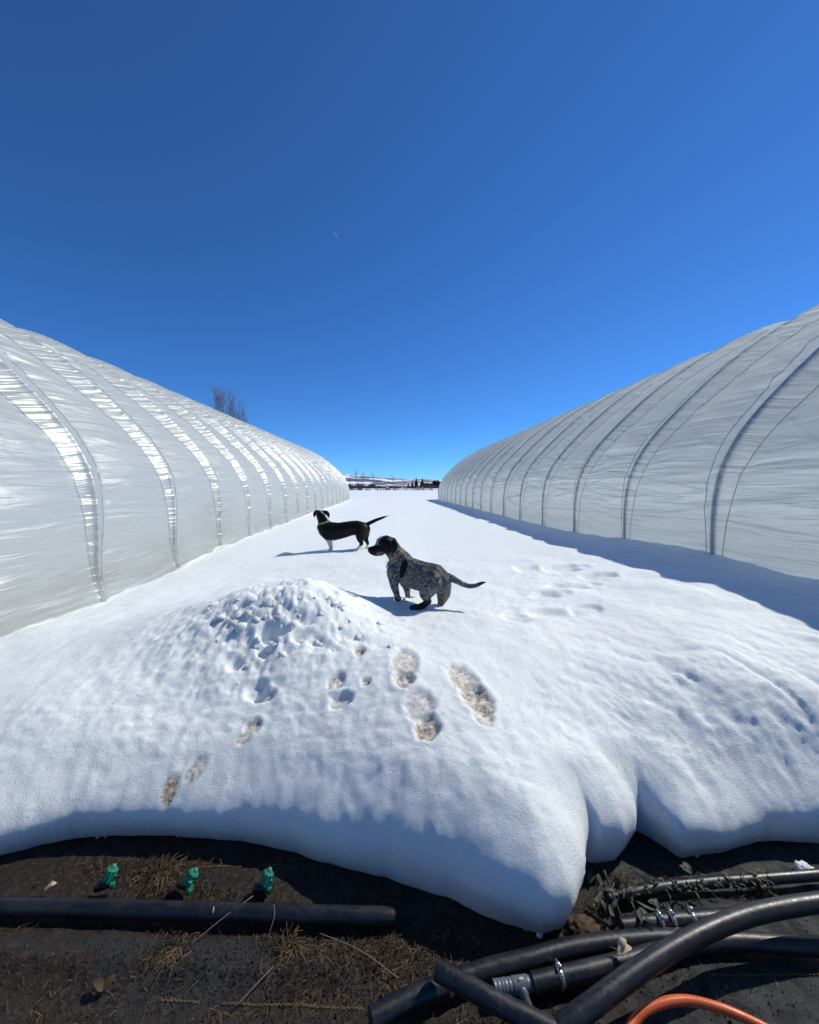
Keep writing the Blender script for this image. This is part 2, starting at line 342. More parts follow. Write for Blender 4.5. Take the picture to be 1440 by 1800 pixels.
def snow_height(X,Y,full=True):
    """top surface, with lumps and prints, before the rounded front edge"""
    Z=T_raw(X,Y)
    near=1-sstep(3.2,7.5,Y)
    heap=np.exp(-(((X+.72)/.60)**2+((Y-2.32)/.40)**2))
    Z=Z+near*.020*fbm(X*2.1,Y*2.1,3,3)+near*.0065*fbm(X*7,Y*6,3,9)+near*.012*fbm(X*1.1+3,Y*1.6,2,11)
    Z=Z+heap*(.045*fbm(X*8,Y*8,5,21,.62)+.060*(.5-np.abs(fbm(X*11,Y*10,4,27,.65))))
    right=sstep(.35,1.2,X)*(1-sstep(3.0,4.2,Y))
    rn=fbm(X*4.6+Y*3.4,Y*2.6-X*1.1,4,33,.45); r2=right*(1-sstep(1.9,2.5,Y)); Z=Z-r2*.014*np.exp(-(rn/.20)**2)*sstep(.7,1.1,X)+right*.012*fbm(X*3.2,Y*3.2,3,35)+r2*.006*fbm(X*28,Y*24,3,39,.6)
    far=sstep(3,8,Y); Z=Z+far*.012*fbm(X*.9,Y*.5,3,40)
    Z=Z+near*.0035*fbm(X*26,Y*26,3,50,.6)
    dirt=np.zeros_like(Z); stain=np.zeros_like(Z)
    for (x,y,a,b,an,dp,di) in PRW:
        m=(np.abs(X-x)<a*3)&(np.abs(Y-y)<b*3)
        if not m.any(): continue
        dx=X[m]-x; dy=Y[m]-y; c,s_=math.cos(an),math.sin(an)
        q=((dx*c+dy*s_)/a)**2+((-dx*s_+dy*c)/b)**2; q=q*(1+.25*vnoise(X[m]*60,Y[m]*60,5))
        k=1-sstep(.55,1.35,q); Z[m]-=dp*.55*k; Z[m]+=.004*np.exp(-((q-1.7)/.5)**2)+k*.004*vnoise(X[m]*90,Y[m]*130,8)
        dirt[m]=np.maximum(dirt[m],di*(1-sstep(.5,1.5,q)))
    for (x,y,a,b,dp) in DW:
        m=(np.abs(X-x)<a*3)&(np.abs(Y-y)<b*3)
        if not m.any(): continue
        q=((X[m]-x)/a)**2+((Y[m]-y)/b)**2; q=q*(1+.5*vnoise(X[m]*9,Y[m]*9,6))
        Z[m]-=dp*(1-sstep(.2,1.6,q)); Z[m]+=dp*.10*np.exp(-((q-2.1)/.7)**2)
    cx,cy=hit(1000,1090); stain=.45*np.exp(-(((X-cx)/.9)**2+((Y-cy)/.5)**2))
    cx,cy=hit(760,1230); stain+=.35*np.exp(-(((X-cx)/.30)**2+((Y-cy)/.25)**2))
    # snow drawn up against the right tunnel, small crumbs where it meets the left one
    lb=np.exp(-((X+3)/.35)**2); Z=Z+lb*(.05*fbm(X*5,Y*2.6,4,60,.6)-.02)*sstep(1.8,3,Y)+np.exp(-((X-3)/.22)**2)*.03*fbm(X*5,Y*3,3,62)
    return Z,dirt,stain

def build_snow():
    xs=np.concatenate([-np.geomspace(300,3.45,34),np.linspace(-3.3,-1.7,110),np.linspace(-1.69,1.85,330),np.linspace(1.86,3.3,110),np.geomspace(3.45,300,34)])
    s=np.concatenate([.26*(np.linspace(0,1,42)**1.35),.26+np.cumsum(np.geomspace(.0085,.03,130)),])
    s=np.concatenate([s, s[-1]+np.cumsum(np.geomspace(.032,14,190))]); 
    X,Sg=np.meshgrid(xs,s); ye=y_edge(X)
    ye=ye+.007*fbm(X*11,X*0+3,3,70)
    out=sstep(11.0,12.0,np.abs(X)); ye=ye*(1-out)-40*out
    Y=ye+Sg
    Z,dirt,stain=snow_height(X,Y)
    # distance to the front edge (true, so that the tongue keeps round sides)
    ex=np.linspace(-2.2,2.4,700); ey=np.interp(ex,xs,ye[0]); D=Sg.copy()
    near=Sg<.5; xn=X[near]; yn=Y[near]; dn=np.full(len(xn),9.)
    for i in range(0,len(ex),50):
        dn=np.minimum(dn,np.sqrt((xn[:,None]-ex[None,i:i+50])**2+(yn[:,None]-ey[None,i:i+50])**2).min(1))
    ok=np.abs(xn)<2.1; dd=D[near]; dd[ok]=np.minimum(dd[ok],dn[ok]); D[near]=dd
    rad=(.165+.03*fbm(X*3,X*0,2,80))*(1-.5*np.exp(-((X-.95)/.12)**2)-.42*np.exp(-((X-.66)/.07)**2))
    f=np.clip(1-(1-np.clip(D/rad,0,1))**2.1,0,1)**(1/2.1)
    Zt=Z*f
    bul=np.sin(np.pi*np.clip(f,0,1)**1.3)*.06*(1-np.clip(D/rad,0,1))
    gy=np.gradient(ye[0],xs); gy=np.clip(np.convolve(gy,np.ones(13)/13,'same'),-1.2,1.2); nx=gy/np.sqrt(1+gy**2); ny=-1/np.sqrt(1+gy**2)
    X2=X+nx[None]*bul; Y2=Y+ny[None]*bul
    Zt=Zt+.006*fbm(X*30,Y*30+Zt*25,3,90)*np.clip(f,0,1)*(1-sstep(.3,.6,D))
    # nothing under the tunnels
    inside=(np.abs(X)>3.06)&(np.abs(X)<10.75)&(Y<27.8)
    Zt=np.where(inside,-.25,Zt)
    V=np.stack([X2,Y2,Zt],-1).reshape(-1,3)
    o=mesh_np('snow_cover',V,grid_faces(*X.shape),M['snow'])
    attr(o,'dirt',dirt); attr(o,'stain',stain)
    tag(o,'deep granular white snow with a rounded edge, footprints and a trampled heap',kind='structure')
    return o
build_snow()

# ------------------------------------------------------------------ ground
for _s in(-1,1):  # unseen pale floor sheets, added to brighten the film from inside
    tag(mesh_np('bounce_floor',np.array([(_s*3.06,-2.0,-.02),(_s*10.74,-2.0,-.02),(_s*10.74,27.6,-.02),(_s*3.06,27.6,-.02)],float),np.array([[0,1,2,3]]),M['floor']),'unseen pale sheet added inside a tunnel to bounce light into its film',kind='structure')
g=mesh_np('ground',np.array([(-400,-60,-.03),(400,-60,-.03),(400,420,-.03),(-400,420,-.03)],float),np.array([[0,1,2,3]]),M['soil'])
tag(g,'dark bare soil under the snow and the tunnels',kind='structure')
def fab_h(X,Y):
    z=.010*fbm(X*2.2,Y*6,3,101)+.004*fbm(X*14,Y*14,4,103)
    for yy,a,wd,x0,x1 in((1.165,.022,.03,-2,.05),(1.43,.02,.05,-1.0,-.1),(1.225,.014,.03,-2,-.25),(1.30,.02,.05,.55,2),(1.12,.018,.06,.62,2)):
        z=z+a*np.exp(-((Y-yy-.02*np.sin(X*3))/wd)**2)*sstep(x0,x0+.3,X)*(1-sstep(x1-.3,x1,X))
    mudc=mud_at(X,Y); z=z+mudc*.006*np.abs(fbm(X*35,Y*35,3,107))
    return z-.004
def mud_at(X,Y):
    m=.62-.50*sstep(.55,1.05,X)+.5*np.exp(-(((X-.12)/.32)**2+((Y-1.17)/.10)**2))-.35*np.exp(-(((X+.55)/.25)**2+((Y-1.12)/.07)**2))-.35*np.exp(-(((X+.5)/1.0)**2+((Y-1.2)/.025)**2))
    m=m-.45*np.exp(-(((X-.95)/.3)**2+((Y-1.33)/.05)**2))+.35*np.exp(-(((X-.55)/.14)**2+((Y-1.3)/.09)**2))+.25*np.exp(-(((X+.6)/.3)**2+((Y-1.44)/.06)**2))
    m=m-.5*np.exp(-(((X-.9)/.35)**2+((Y-1.08)/.05)**2))
    return np.clip(m,0,1)
xs=np.linspace(-2.4,2.4,640); ys=np.concatenate([np.linspace(-1.5,.8,24),np.linspace(.81,1.95,260)])
X,Y=np.meshgrid(xs,ys); o=mesh_np('landscape_fabric',np.stack([X,Y,fab_h(X,Y)],-1).reshape(-1,3),grid_faces(*X.shape),M['fabric'])
attr(o,'mud',mud_at(X,Y)); tag(o,'muddy black woven ground cloth in front of the snow',kind='structure'); fabric=o
st=MB()
for (u0,u1,v,) in((350,492,1530),(280,640,1757),(1230,1500,1722)):
    p0=G(u0,v); p1=G(u1,v+(12 if v==1757 else 0)); n=int((p1-p0).length/.006)
    for i in range(n):
        a=p0.lerp(p1,i/n); b=p0.lerp(p1,(i+.8)/n)
        if fbm(np.array([a.x*9]),np.array([a.y*9]),2,5)[0]>.35: continue
        dz=.0022*(1 if i%2 else -1)
        for q in(a,b): q.z=float(fab_h(np.array([q.x]),np.array([q.y]))[0])+.004
        st.tube([a+Vector((0,dz,0)),b-Vector((0,dz,0))],.0008,4)
so=st.build('stitching',M['yarn'],fabric,False); so['kind']='stuff'
def gz(x,y): return float(fab_h(np.array([x]),np.array([y]))[0])

# ------------------------------------------------------------------ far country: hills, fences, trees
def build_hills():
    th=np.linspace(-.95,.95,420); r=np.concatenate([np.linspace(300,900,30),np.linspace(930,3600,110)])
    TH,RR=np.meshgrid(th,r); X=RR*TH; Y=RR
    prof=np.interp(TH,[-1,-.5,-.3,-.12,-.06,0,.05,.11,.2,.4,1],[.055,.04,.036,.0295,.0245,.0185,.0165,.0155,.02,.03,.05])
    a=sstep(500,3000,RR)*prof*RR*(1+.10*fbm(X*.0022,Y*.0016,4,200))
    a+=sstep(420,800,RR)*(1-sstep(1000,1600,RR))*3.5*(1+fbm(X*.006,Y*.004,3,204))
    a*=1-sstep(3000,3600,RR)*.8
    a+=sstep(600,1500,RR)*14*fbm(X*.008,Y*.005,5,208)*.6
    Z=.35+np.maximum(a,0)
    o=mesh_np('hills',np.stack([X,Y,Z],-1).reshape(-1,3),grid_faces(*X.shape),M['hill'])
    tag(o,'low distant hills patched with snow and brown scrub',kind='structure')
build_hills()
FIELD_Z=.5
def fence(d,x0,x1,step,h,label,rails):
    root=empty('field_fence',(x0,d,FIELD_Z)); tag(root,label,'fence')
    x=x0
    while x<=x1:
        MB().tube([(x,d,FIELD_Z-.2),(x+random.uniform(-.03,.03),d,FIELD_Z+h)],.06,6).build('post',M['wood'],root); x+=step
    for z in rails: MB().tube([(x0,d,FIELD_Z+z),(x1,d,FIELD_Z+z)],.035,5).build('rail',M['wood'],root)
fence(92,-16,16,2.4,1.15,'long weathered post and rail fence across the snowy field',(.45,.95))
fence(150,-26,24,4.5,1.2,'farther thin fence line beyond the post and rail fence',(.6,1.0))
def bare_tree(x,y,h,spread,label,mat,seed,group=None,up=.55,n1=16,n2=9,cat='tree',r0=.012,rt=.00055):
    rnd=random.Random(seed); base=Vector((x,y,FIELD_Z-.1)); root=empty('bare_tree',base); tag(root,label,cat,group)
    tr=MB(); pts=[base+Vector((rnd.uniform(-1,1)*spread*.04*i,rnd.uniform(-1,1)*spread*.04*i,h*i/8)) for i in range(9)]
    tr.tube(pts,[h*r0*(1-i/8.6)**.8 for i in range(9)],7); tr.build('trunk',mat,root)
    cr=MB()
    for i in range(n1):
        t=.18+.74*i/n1; k=t*8; p=pts[int(k)].lerp(pts[min(8,int(k)+1)],k%1); a=rnd.uniform(0,6.28)
        L=h*(1-t)*rnd.uniform(.45,.8)+h*.06; d=Vector((math.cos(a),math.sin(a),0))
        bp=[p]; 
        for j in range(1,6):
            q=j/5; bp.append(p+d*spread*(q**.6)*rnd.uniform(.75,1.05)*(.4+.6*(1-abs(t-.35)))+Vector((0,0,L*q*up*1.6)))
        cr.tube(bp,[h*r0*.35*(1-j/5.6) for j in range(6)],4)
        for m in range(n2):
            q=rnd.uniform(.15,1)*5; s_=bp[min(5,int(q))].lerp(bp[min(5,int(q)+1)],q%1) if q<5 else bp[5]
            dd=Vector((rnd.uniform(-1,1),rnd.uniform(-1,1),rnd.uniform(.8,3.0))).normalized()*h*rnd.uniform(.06,.16)
            mid=s_+dd*.5+Vector((rnd.uniform(-1,1),rnd.uniform(-1,1),0))*h*.008
            cr.tube([s_,mid,s_+dd],[h*rt*2,h*rt*1.5,h*rt],3,False)
            for _ in range(2):
                e=mid+Vector((rnd.uniform(-1,1),rnd.uniform(-1,1),rnd.uniform(1,2.6))).normalized()*h*rnd.uniform(.03,.08)
                cr.tube([mid,e],[h*rt*1.2,h*rt*.7],3,False)
    cr.build('crown',mat,root); return root
bare_tree(-37.6,90,21.4,2.9,'tallest bare poplar rising behind the left tunnel',M['greybark'],3,'bare poplars behind the left tunnel',n1=34,n2=12,rt=.0004,r0=.008)
bare_tree(-35.0,92,18.8,2.2,'slimmer bare poplar just right of the tallest poplar',M['greybark'],5,'bare poplars behind the left tunnel',n1=22,n2=10,rt=.0004,r0=.008)
bare_tree(-33.3,90,16.4,1.5,'shortest bare poplar at the right end of the poplar group',M['greybark'],8,'bare poplars behind the left tunnel',n1=20,n2=10,rt=.0004,r0=.008)
for u,h,sp,l in((627,7.6,1.0,'tall bare sapling beyond the fence, nearest the left tunnel'),(637,6.0,.9,'bare sapling beyond the fence, second from the left tunnel'),
              (657,5.8,.9,'lone thin bare sapling left of the middle of the gap'),(691,5.0,.6,'bare sapling in the middle of the gap between the tunnels'),(616,5.2,.8,'small bare sapling half hidden beside the left tunnel end')):
    d=155; bare_tree((u-U0)/F*d,d,h,sp,l,M['bark'],int(u),'bare saplings along the far field edge',n1=10,n2=5,r0=.009,rt=.0012)
def conifer(x,y,h,r,label):
    b=Vector((x,y,FIELD_Z)); root=empty('conifer_tree',b); tag(root,label,'tree','dark conifers at the far side of the field')
    MB().tube([b,b+Vector((0,0,h*.95))],[h*.02,h*.004],6).build('trunk',M['bark'],root)
    c=MB(); rnd=random.Random(int(x*10))
    for i in range(420):
        t=rnd.random()**.8; z=h*(.1+.9*t); rr=r*(1-t)*rnd.uniform(.35,1.1)+.05; a=rnd.uniform(0,6.28)
        p=b+Vector((math.cos(a)*rr,math.sin(a)*rr,z)); q=b+Vector((0,0,z+h*.04)); s_=h*.035
        c.add([q,p+Vector((-math.sin(a)*s_,math.cos(a)*s_,-s_)),p+Vector((math.sin(a)*s_,-math.cos(a)*s_,-s_)),p+Vector((0,0,-s_*2))],[(0,1,3),(0,3,2),(0,2,1)])
    c.build('crown',M['conifer'],root,False)
for u,h,r,l in((725,4.0,1.6,'small dark conifer left of the two taller conifers'),(732,6.3,1.8,'tall narrow dark conifer in the far tree line'),(742.5,6.0,2.2,'broad dark conifer beside the dark brush on the right'),(718,3.0,1.4,'lowest round conifer, leftmost of the conifers')):
    conifer((u-U0)/F*260,260,h,r,l)
def brush(name,d,x0,x1,h0,h1,mat,label,n,seed,dy=3):
    rnd=random.Random(seed); mb=MB()
    for i in range(n):
        x=rnd.uniform(x0,x1); t=(x-x0)/(x1-x0); hh=(h0+(h1-h0)*t)*rnd.uniform(.35,1)*(.8+.2*math.sin(x*.9+seed)+.15*math.sin(x*3.1)); y=d+rnd.uniform(-dy,dy); s_=hh*.22
        b=Vector((x,y,FIELD_Z-.1)); tip=b+Vector((rnd.uniform(-.4,.4)*hh,rnd.uniform(-.3,.3),hh))
        mb.add([b+Vector((-s_,0,0)),b+Vector((s_,0,0)),b+Vector((0,s_,0)),tip],[(0,1,3),(1,2,3),(2,0,3)])
        for k in range(3):
            c=b.lerp(tip,rnd.uniform(.3,1)); q=[c+Vector((rnd.uniform(-1,1),rnd.uniform(-1,1),rnd.uniform(-.6,.8)))*hh*.3 for _ in range(3)]; mb.add([c]+q,[(0,1,2),(0,2,3),(0,3,1)])
    tag(mb.build(name,mat,None,False),label,kind='stuff')
brush('undergrowth',165,-32,28,1.25,1.0,M['shrub'],'low brown brush along the far edge of the field',2600,1)
brush('undergrowth',240,18,40,2.5,7.0,M['darkbush'],'dark mass of trees beside the right tunnel end',1500,4,6)
brush('undergrowth',230,-40,-10,2.6,2.2,M['darkbush'],'dark scrub line under the hills on the left',900,6,5)
brush('weeds',92.6,-16,16,.55,.55,M['straw'],'dry weeds poking out of the snow along the fence',700,9,.6)
cp=P(586,408,9000); cq=P(597,423,9000)
tag(MB().tube([cp,cp.lerp(cq,.5),cq],[2,9,3],6).build('contrail',M['contrail']),'short faint white contrail high in the blue sky','contrail')

# ------------------------------------------------------------------ tunnels
PROF=[(0,-.05),(0,.35),(0,.75),(.005,1.1),(.045,1.38),(.13,1.62),(.27,1.86),(.47,2.10),(.72,2.36),(1.05,2.68),(1.45,3.02),(1.97,3.38),(2.5,3.69),(3.07,3.95),(3.5,4.07),(3.9,4.11)]
PT=np.array(PROF)
for _ in range(4):   # round the corners
    q=.75*PT[:-1]+.25*PT[1:]; r_=.25*PT[:-1]+.75*PT[1:]
    PT=np.concatenate([PT[:1],np.stack([q,r_],1).reshape(-1,2),PT[-1:]])
HALF=3.9
full=np.concatenate([PT,np.stack([2*HALF-PT[::-1][1:,0],PT[::-1][1:,1]],1)])
AL=np.concatenate([[0],np.cumsum(np.hypot(*np.diff(full,axis=0).T))]); STOT=AL[-1]
def prof_at(s):
    o_=np.interp(s,AL,full[:,0]); z=np.interp(s,AL,full[:,1]); e=.06
    dx=np.interp(s+e,AL,full[:,0])-np.interp(s-e,AL,full[:,0]); dz=np.interp(s+e,AL,full[:,1])-np.interp(s-e,AL,full[:,1])
    L=np.hypot(dx,dz)+1e-9; return o_,z,-dz/L,dx/L     # outward normal in (offset, z)
PITCH=1.46
def delta(s,w_,seed,inner):
    """how far the sheet stands off the hoop line; w_ = distance in bays"""
    tt=s/STOT; fr=w_-np.floor(w_); bay=np.floor(w_)
    tr=np.maximum(np.minimum(tt,1-tt),.004); depth=np.minimum(.34*tr*PITCH*.9,.105)
    rp=h2(bay.astype(np.int64),np.zeros_like(bay).astype(np.int64),seed); depth=depth*(.75+.5*rp)
    a=np.minimum(fr,1-fr)         # 0 on a hoop, .5 mid bay
    trc=np.maximum(tr,1e-4)
    out=np.where(a<trc, .012*(1-a/trc)-depth*np.clip(a/trc,0,1), -depth)
    mid=np.clip((a-trc)/np.maximum(.5-trc,1e-3),0,1); bulge=np.where(a>=trc,np.sin(mid*np.pi/2)*.055*(1-2*tr)*(1-np.exp(-s/.8)),0)
    out=out+bulge+.013*np.exp(-(a*PITCH/.024)**2)
    # wrinkles drawn between hoops
    env=np.sin(np.pi*np.clip(fr,0,1))**.6
    wr=vnoise(s*9+bay*31+fr*.8,fr*1.6+bay*7,seed+3)*.011+vnoise(s*19+bay*13-fr*1.1,fr*2.3+bay*5,seed+4)*.0062+vnoise(s*4.2+bay*3,fr*1.1,seed+5)*.012
    sl=(h2(bay.astype(np.int64),np.full_like(bay,3).astype(np.int64),seed)-.5)*2.2
    wr=wr*.75+.024*(1-np.abs(vnoise(s*4.4+fr*(1.1+sl)+bay*11.3,fr*1.2+bay*3.1,seed+15)))**6+.014*(1-np.abs(vnoise(s*8.2+fr*(sl-.9)+bay*5.7,fr*1.5+bay*2.3,seed+16)))**5
    k=vnoise(s*3+bay*2,fr*1.0+bay,seed+6); wr=wr*(.55+.6*np.maximum(k,0)*2)
    strip=np.where(a<trc,1.,0.)*(h2(bay.astype(np.int64),np.ones_like(bay).astype(np.int64),seed)*.5+.5)
    wr2=strip*np.sin(np.clip(a/trc,0,1)*np.pi)*(.009*vnoise(s*11+bay*37,a*7,seed+8)+.004*vnoise(s*27+bay*11,a*9,seed+18))*sstep(.9,1.6,s)*(1-sstep(3.6,4.8,s))
    crease=.012*np.exp(-((s-1.55-.05*np.sin(bay*2))/.018)**2)*inner
    slack=(1-sstep(.15,.75,s))*(.02+.06*np.abs(vnoise(w_*1.3,s*3,seed+9))+.012*np.sin(s*24+vnoise(w_*2,s*0,seed+10)*3))
    wr=wr*np.where(a<trc,np.clip((trc-.02)/.22,0,1),1)
    return out+(wr*env+wr2+crease)*sstep(.2,.6,s)*(1-sstep(STOT-.6,STOT-.2,s))+slack
def tunnel(side,phase,k0,k1,label,seed):
    y0=phase+k0*PITCH; y1=phase+k1*PITCH
    root=empty('poly_tunnel',(side*(3+HALF),y0,0)); tag(root,label,'greenhouse','caterpillar tunnels either side of the snow')
    def world(o_,y,z): return np.stack([side*(3+o_),y,z],-1)
    s=np.concatenate([np.linspace(0,5.9,380),np.linspace(5.95,STOT,60)]); 
    nb_=k1-k0; cols=[]
    for b in range(nb_):
        m1,m2=(7,16) if b<10 else (5,10)
        cols+=[(b,0,(j/m1)**1.6) for j in range(m1)]+[(b,1,j/m2) for j in range(m2)]+[(b,2,1-(1-j/m1)**1.6) for j in range(m1)]
    cols.append((nb_-1,2,1.0)); cb=np.array([c[0] for c in cols]); cs=np.array([c[1] for c in cols]); cf=np.array([c[2] for c in cols])
    trs=np.maximum(np.minimum(s/STOT,1-s/STOT),.004)[:,None]
    Wg=cb[None]+np.where(cs==0,cf[None]*trs,np.where(cs==1,trs+cf[None]*(1-2*trs),1-trs+cf[None]*trs)); Sg=np.repeat(s[:,None],len(cols),1)
    d=delta(Sg,np.clip(Wg,0,k1-k0-1e-6),seed,1.0)
    o_,z,nx,nz=prof_at(Sg); V=world(o_+nx*d,y0+Wg*PITCH,z+nz*d)
    fc=grid_faces(*Sg.shape)
    if side<0: fc=fc[:,::-1]
    c=mesh_np('cover',V.reshape(-1,3),fc,M['film'],root)
    uvl=c.data.uv_layers.new(name='uv'); li=np.empty(len(c.data.loops),np.int32); c.data.loops.foreach_get('vertex_index',li)
    uv=np.stack([(Wg*PITCH).ravel(),Sg.ravel()],-1)[li]; uvl.data.foreach_set('uv',uv.astype(np.float32).ravel())
    base=(1-sstep(.1,1.05,Sg))*(.9 if side<0 else .5)+.55*np.exp(-((Sg-.95)/.25)**2)*np.exp(-((Wg*PITCH+y0-6.9)/.6)**2)*(side<0)
    attr(c,'grime',base)
    # hoops inside the sheet, ropes over it
    ss=np.linspace(0,STOT,60); ho,hz,hnx,hnz=prof_at(ss); hmesh=None
    pts=[(side*(3+a-n1*.006)-root.location.x,0,b-n2*.006) for a,b,n1,n2 in zip(ho,hz,hnx,hnz)]
    mb=MB(); mb.tube(pts,.025,8)
    hm=bpy.data.meshes.new('hoop'); hm.from_pydata(mb.v,[],mb.f); hm.materials.append(M['metal']); hm.polygons.foreach_set('use_smooth',[True]*len(hm.polygons))
    for k in range(k1-k0+1):
        h=bpy.data.objects.new('hoop',hm); C.objects.link(h); h.parent=root; h.location=(0,k*PITCH,0)
    sr=np.linspace(.02,STOT-.02,110); ro,rz,rnx,rnz=prof_at(sr)
    for k in range(k1-k0):
        for dirn in(0,1):
            t=sr/STOT; ww=k+(t if dirn==0 else 1-t); dl=delta(sr,np.clip(ww,k+1e-4,k+1-1e-4),seed,1.0)+.011
            V=world(ro+rnx*dl,y0+ww*PITCH,rz+rnz*dl)
            MB().tube([Vector(p) for p in V],.0038,5).build('rope',M['rope'],root)
    pur=MB().tube([(side*(3+HALF),y0,4.07),(side*(3+HALF),y1,4.07)],.017,8).build('ridge_pipe',M['metal'],root)
    # end sheets
    for ye,sg in((y0-.02,-1),(y1+.02,1)):
        n=60; rows=[]; sA=np.linspace(0,STOT,n); eo,ez,_,_=prof_at(sA); V=[]; cx=HALF
        for q in np.linspace(1,0,14):
            V.append(np.stack([side*(3+cx+(eo-cx)*q),np.full(n,ye)+sg*.05*np.sin(q*3.1)+.012*vnoise(eo*9*q,ez*2*q,seed),.0+ez*q],-1))
        V=np.stack(V); e=mesh_np('end_sheet',V.reshape(-1,3),grid_faces(14,n),M['film'],root)
        u=e.data.uv_layers.new(name='uv'); li=np.empty(len(e.data.loops),np.int32); e.data.loops.foreach_get('vertex_index',li)
        u.data.foreach_set('uv',V.reshape(-1,3)[li][:,[0,2]].astype(np.float32).ravel())
    for x_ in(0,.18,.34):
        MB().tube([(side*(3+x_),y1+.12+x_,-.1),(side*(3+x_),y1+.12+x_,1.15-x_)],.03,8).build('anchor_post',M['metal'],root)
    return root
tunnel(-1,4.14,-4,16,'white plastic tunnel on the sunny left side with glare on its ribs',31)
tunnel(1,3.85,-4,16,'white plastic tunnel on the right casting a shadow on the snow',57)

# ------------------------------------------------------------------ pipes and fittings in the foreground
def clamp(root,p,t,r,wd=.011,ang=1.2):
    t=Vector(t).normalized(); mb=MB()
    mb.tube([p-t*wd/2-t*.001,p-t*wd/2,p+t*wd/2,p+t*wd/2+t*.001],[r*.9,r+.0018,r+.0018,r*.9],20)
    a=t.orthogonal().normalized(); c=t.cross(a)
    o=mb.build('hose_clamp',M['steel'],root)
    up=Vector((0,0,1)); up=(up-t*up.dot(t)).normalized(); sidev=t.cross(up); dirn=(up*math.cos(ang)-sidev*math.sin(ang)) if ang else up
    if dirn.y>0: pass
    q=p+dirn*(r+.006); ax=t.cross(dirn)
    s_=MB(); s_.tube([q-ax*.010,q+ax*.010],.0055,8); s_.tube([q+ax*.010,q+ax*.0145],[.0062,.0062],6)
    s_.build('screw',M['steel'],o)
    g=MB()
    for k in range(26):
        w_=2*math.pi*k/26; d=a*math.cos(w_)+c*math.sin(w_); m=Matrix((t,c*math.cos(w_)-a*math.sin(w_),d)).transposed(); g.box(p+d*(r+.002),(wd*.6,.0012,.0006),m)
    go=g.build('band_slots',M['black'],o); go['kind']='stuff'
def pipe(name,pts,r,label,mat='pipe',group=None,ends=(0,0),n=9,cat='pipe',taper=False):
    W=[G(u,v,z) for u,v,z in pts]; sp=spline(W,n); root=empty(name,W[0]); tag(root,label,cat,group)
    rad=[r]*len(sp)
    if taper:
        for q_ in range(len(sp)): rad[q_]=r*(1-.15*max(0,(q_/(len(sp)-1)-.95)/.05)**2)
    mb=MB(); mb.tube(sp,rad,18,False)
    for e,(q,tn) in enumerate(((sp[0],sp[1]-sp[0]),(sp[-1],sp[-2]-sp[-1]))):     # open, hollow ends
        tn.normalize(); mb.tube([q,q-tn*.001,q+tn*.0005,q+tn*.06],[rad[0 if e==0 else -1]*k_ for k_ in(1,.95,.80,.78)],18,False)
    mb.build('pipe_wall' if mat!='hose' else 'hose_wall',M[mat],root)
    return root,sp
GP='black irrigation pipes lying on the ground cloth'
pipe('irrigation_pipe',[(-140,1590,.026),(0,1594,.026),(150,1597,.026),(300,1601,.026),(450,1605,.026),(590,1609,.024),(694,1611,.020)],.0235,'long straight black pipe lying left below the three green valves',group=GP,taper=True)
pipe('irrigation_pipe',[(1070,1580,.03),(1150,1562,.035),(1240,1552,.035),(1330,1546,.035),(1450,1537,.035),(1560,1530,.035)],.0165,'thin black pipe along the snow edge on the right, littered with stalks',group=GP)
r3,s3=pipe('irrigation_pipe',[(1092,1628,.03),(1180,1619,.03),(1295,1611,.03)],.0205,'short black pipe stub with three steel clamps',group=GP)
for t,ang in((.42,0),(.50,.2),(.72,.5)):
    i=int(t*(len(s3)-1)); clamp(r3,s3[i],s3[i+1]-s3[i],.0205,ang=ang)
r4,s4=pipe('irrigation_pipe',[(652,1792,.026),(700,1766,.026),(760,1740,.026),(850,1707,.026),(930,1687,.03),(1000,1668,.03),(1080,1656,.03),(1160,1650,.03),(1240,1652,.03)],.0235,'curved black pipe with a cut end at bottom, under the short crossing pipe',group=GP)
i=int(.30*len(s4)); clamp(r4,s4[i],s4[i+1]-s4[i],.0235,ang=.1)
r5,s5=pipe('irrigation_pipe',[(935,1729,.03),(990,1716,.03),(1060,1700,.03),(1130,1682,.03),(1200,1664,.03),(1290,1655,.03),(1400,1662,.03),(1520,1668,.03)],.0225,'black pipe joined to the grey tee fitting',group=GP)
i=int(.14*len(s5)); clamp(r5,s5[i],s5[i+1]-s5[i],.0225,ang=.3)
# grey tee
a=G(868,1737,.03); b=G(945,1727,.03); t=(b-a).normalized(); L=(b-a).length
prof=[]; n=44
for k in range(n+1):
    f=k/n; rr=.0155+(.0022*(1-((f*12)%1)) if f<.42 else 0)+(.0025 if .42<=f<=.78 else 0)+(.0022*(1-((f*12)%1)) if f>.8 else 0); prof.append((a+t*(L*f),rr))
te=MB(); te.tube([p for p,_ in prof],[r for _,r in prof],18); te.tube([a-t*.0005,a+t*.03],[.012,.012],14,False)
m0=a+t*L*.60; bb=G(938,1792,.022); te.tube([m0,m0.lerp(bb,.35),m0.lerp(bb,.36),bb],[.0135,.0125,.0105,.0105],14)
to=te.build('tee_fitting',M['grey_plastic'],r5)
lab=MB(); lab.box(m0+Vector((0,-.002,.0182)),(.016,.007,.0012),Matrix.Rotation(.2,3,'Z')); lab.build('paper_label',M['tan'],to)
pipe('irrigation_pipe',[(768,1704,.088),(820,1733,.086),(880,1766,.080),(960,1806,.070),(1050,1850,.06)],.0225,'short black pipe with an open end lying across the curved one',group=GP)
pipe('irrigation_pipe',[(940,1850,.05),(1000,1798,.075),(1060,1752,.095),(1130,1701,.11),(1200,1658,.12),(1270,1625,.125),(1340,1603,.13),(1440,1586,.135),(1560,1575,.14)],.0235,'thick black pipe arching over the others, raised on the right',group=GP)
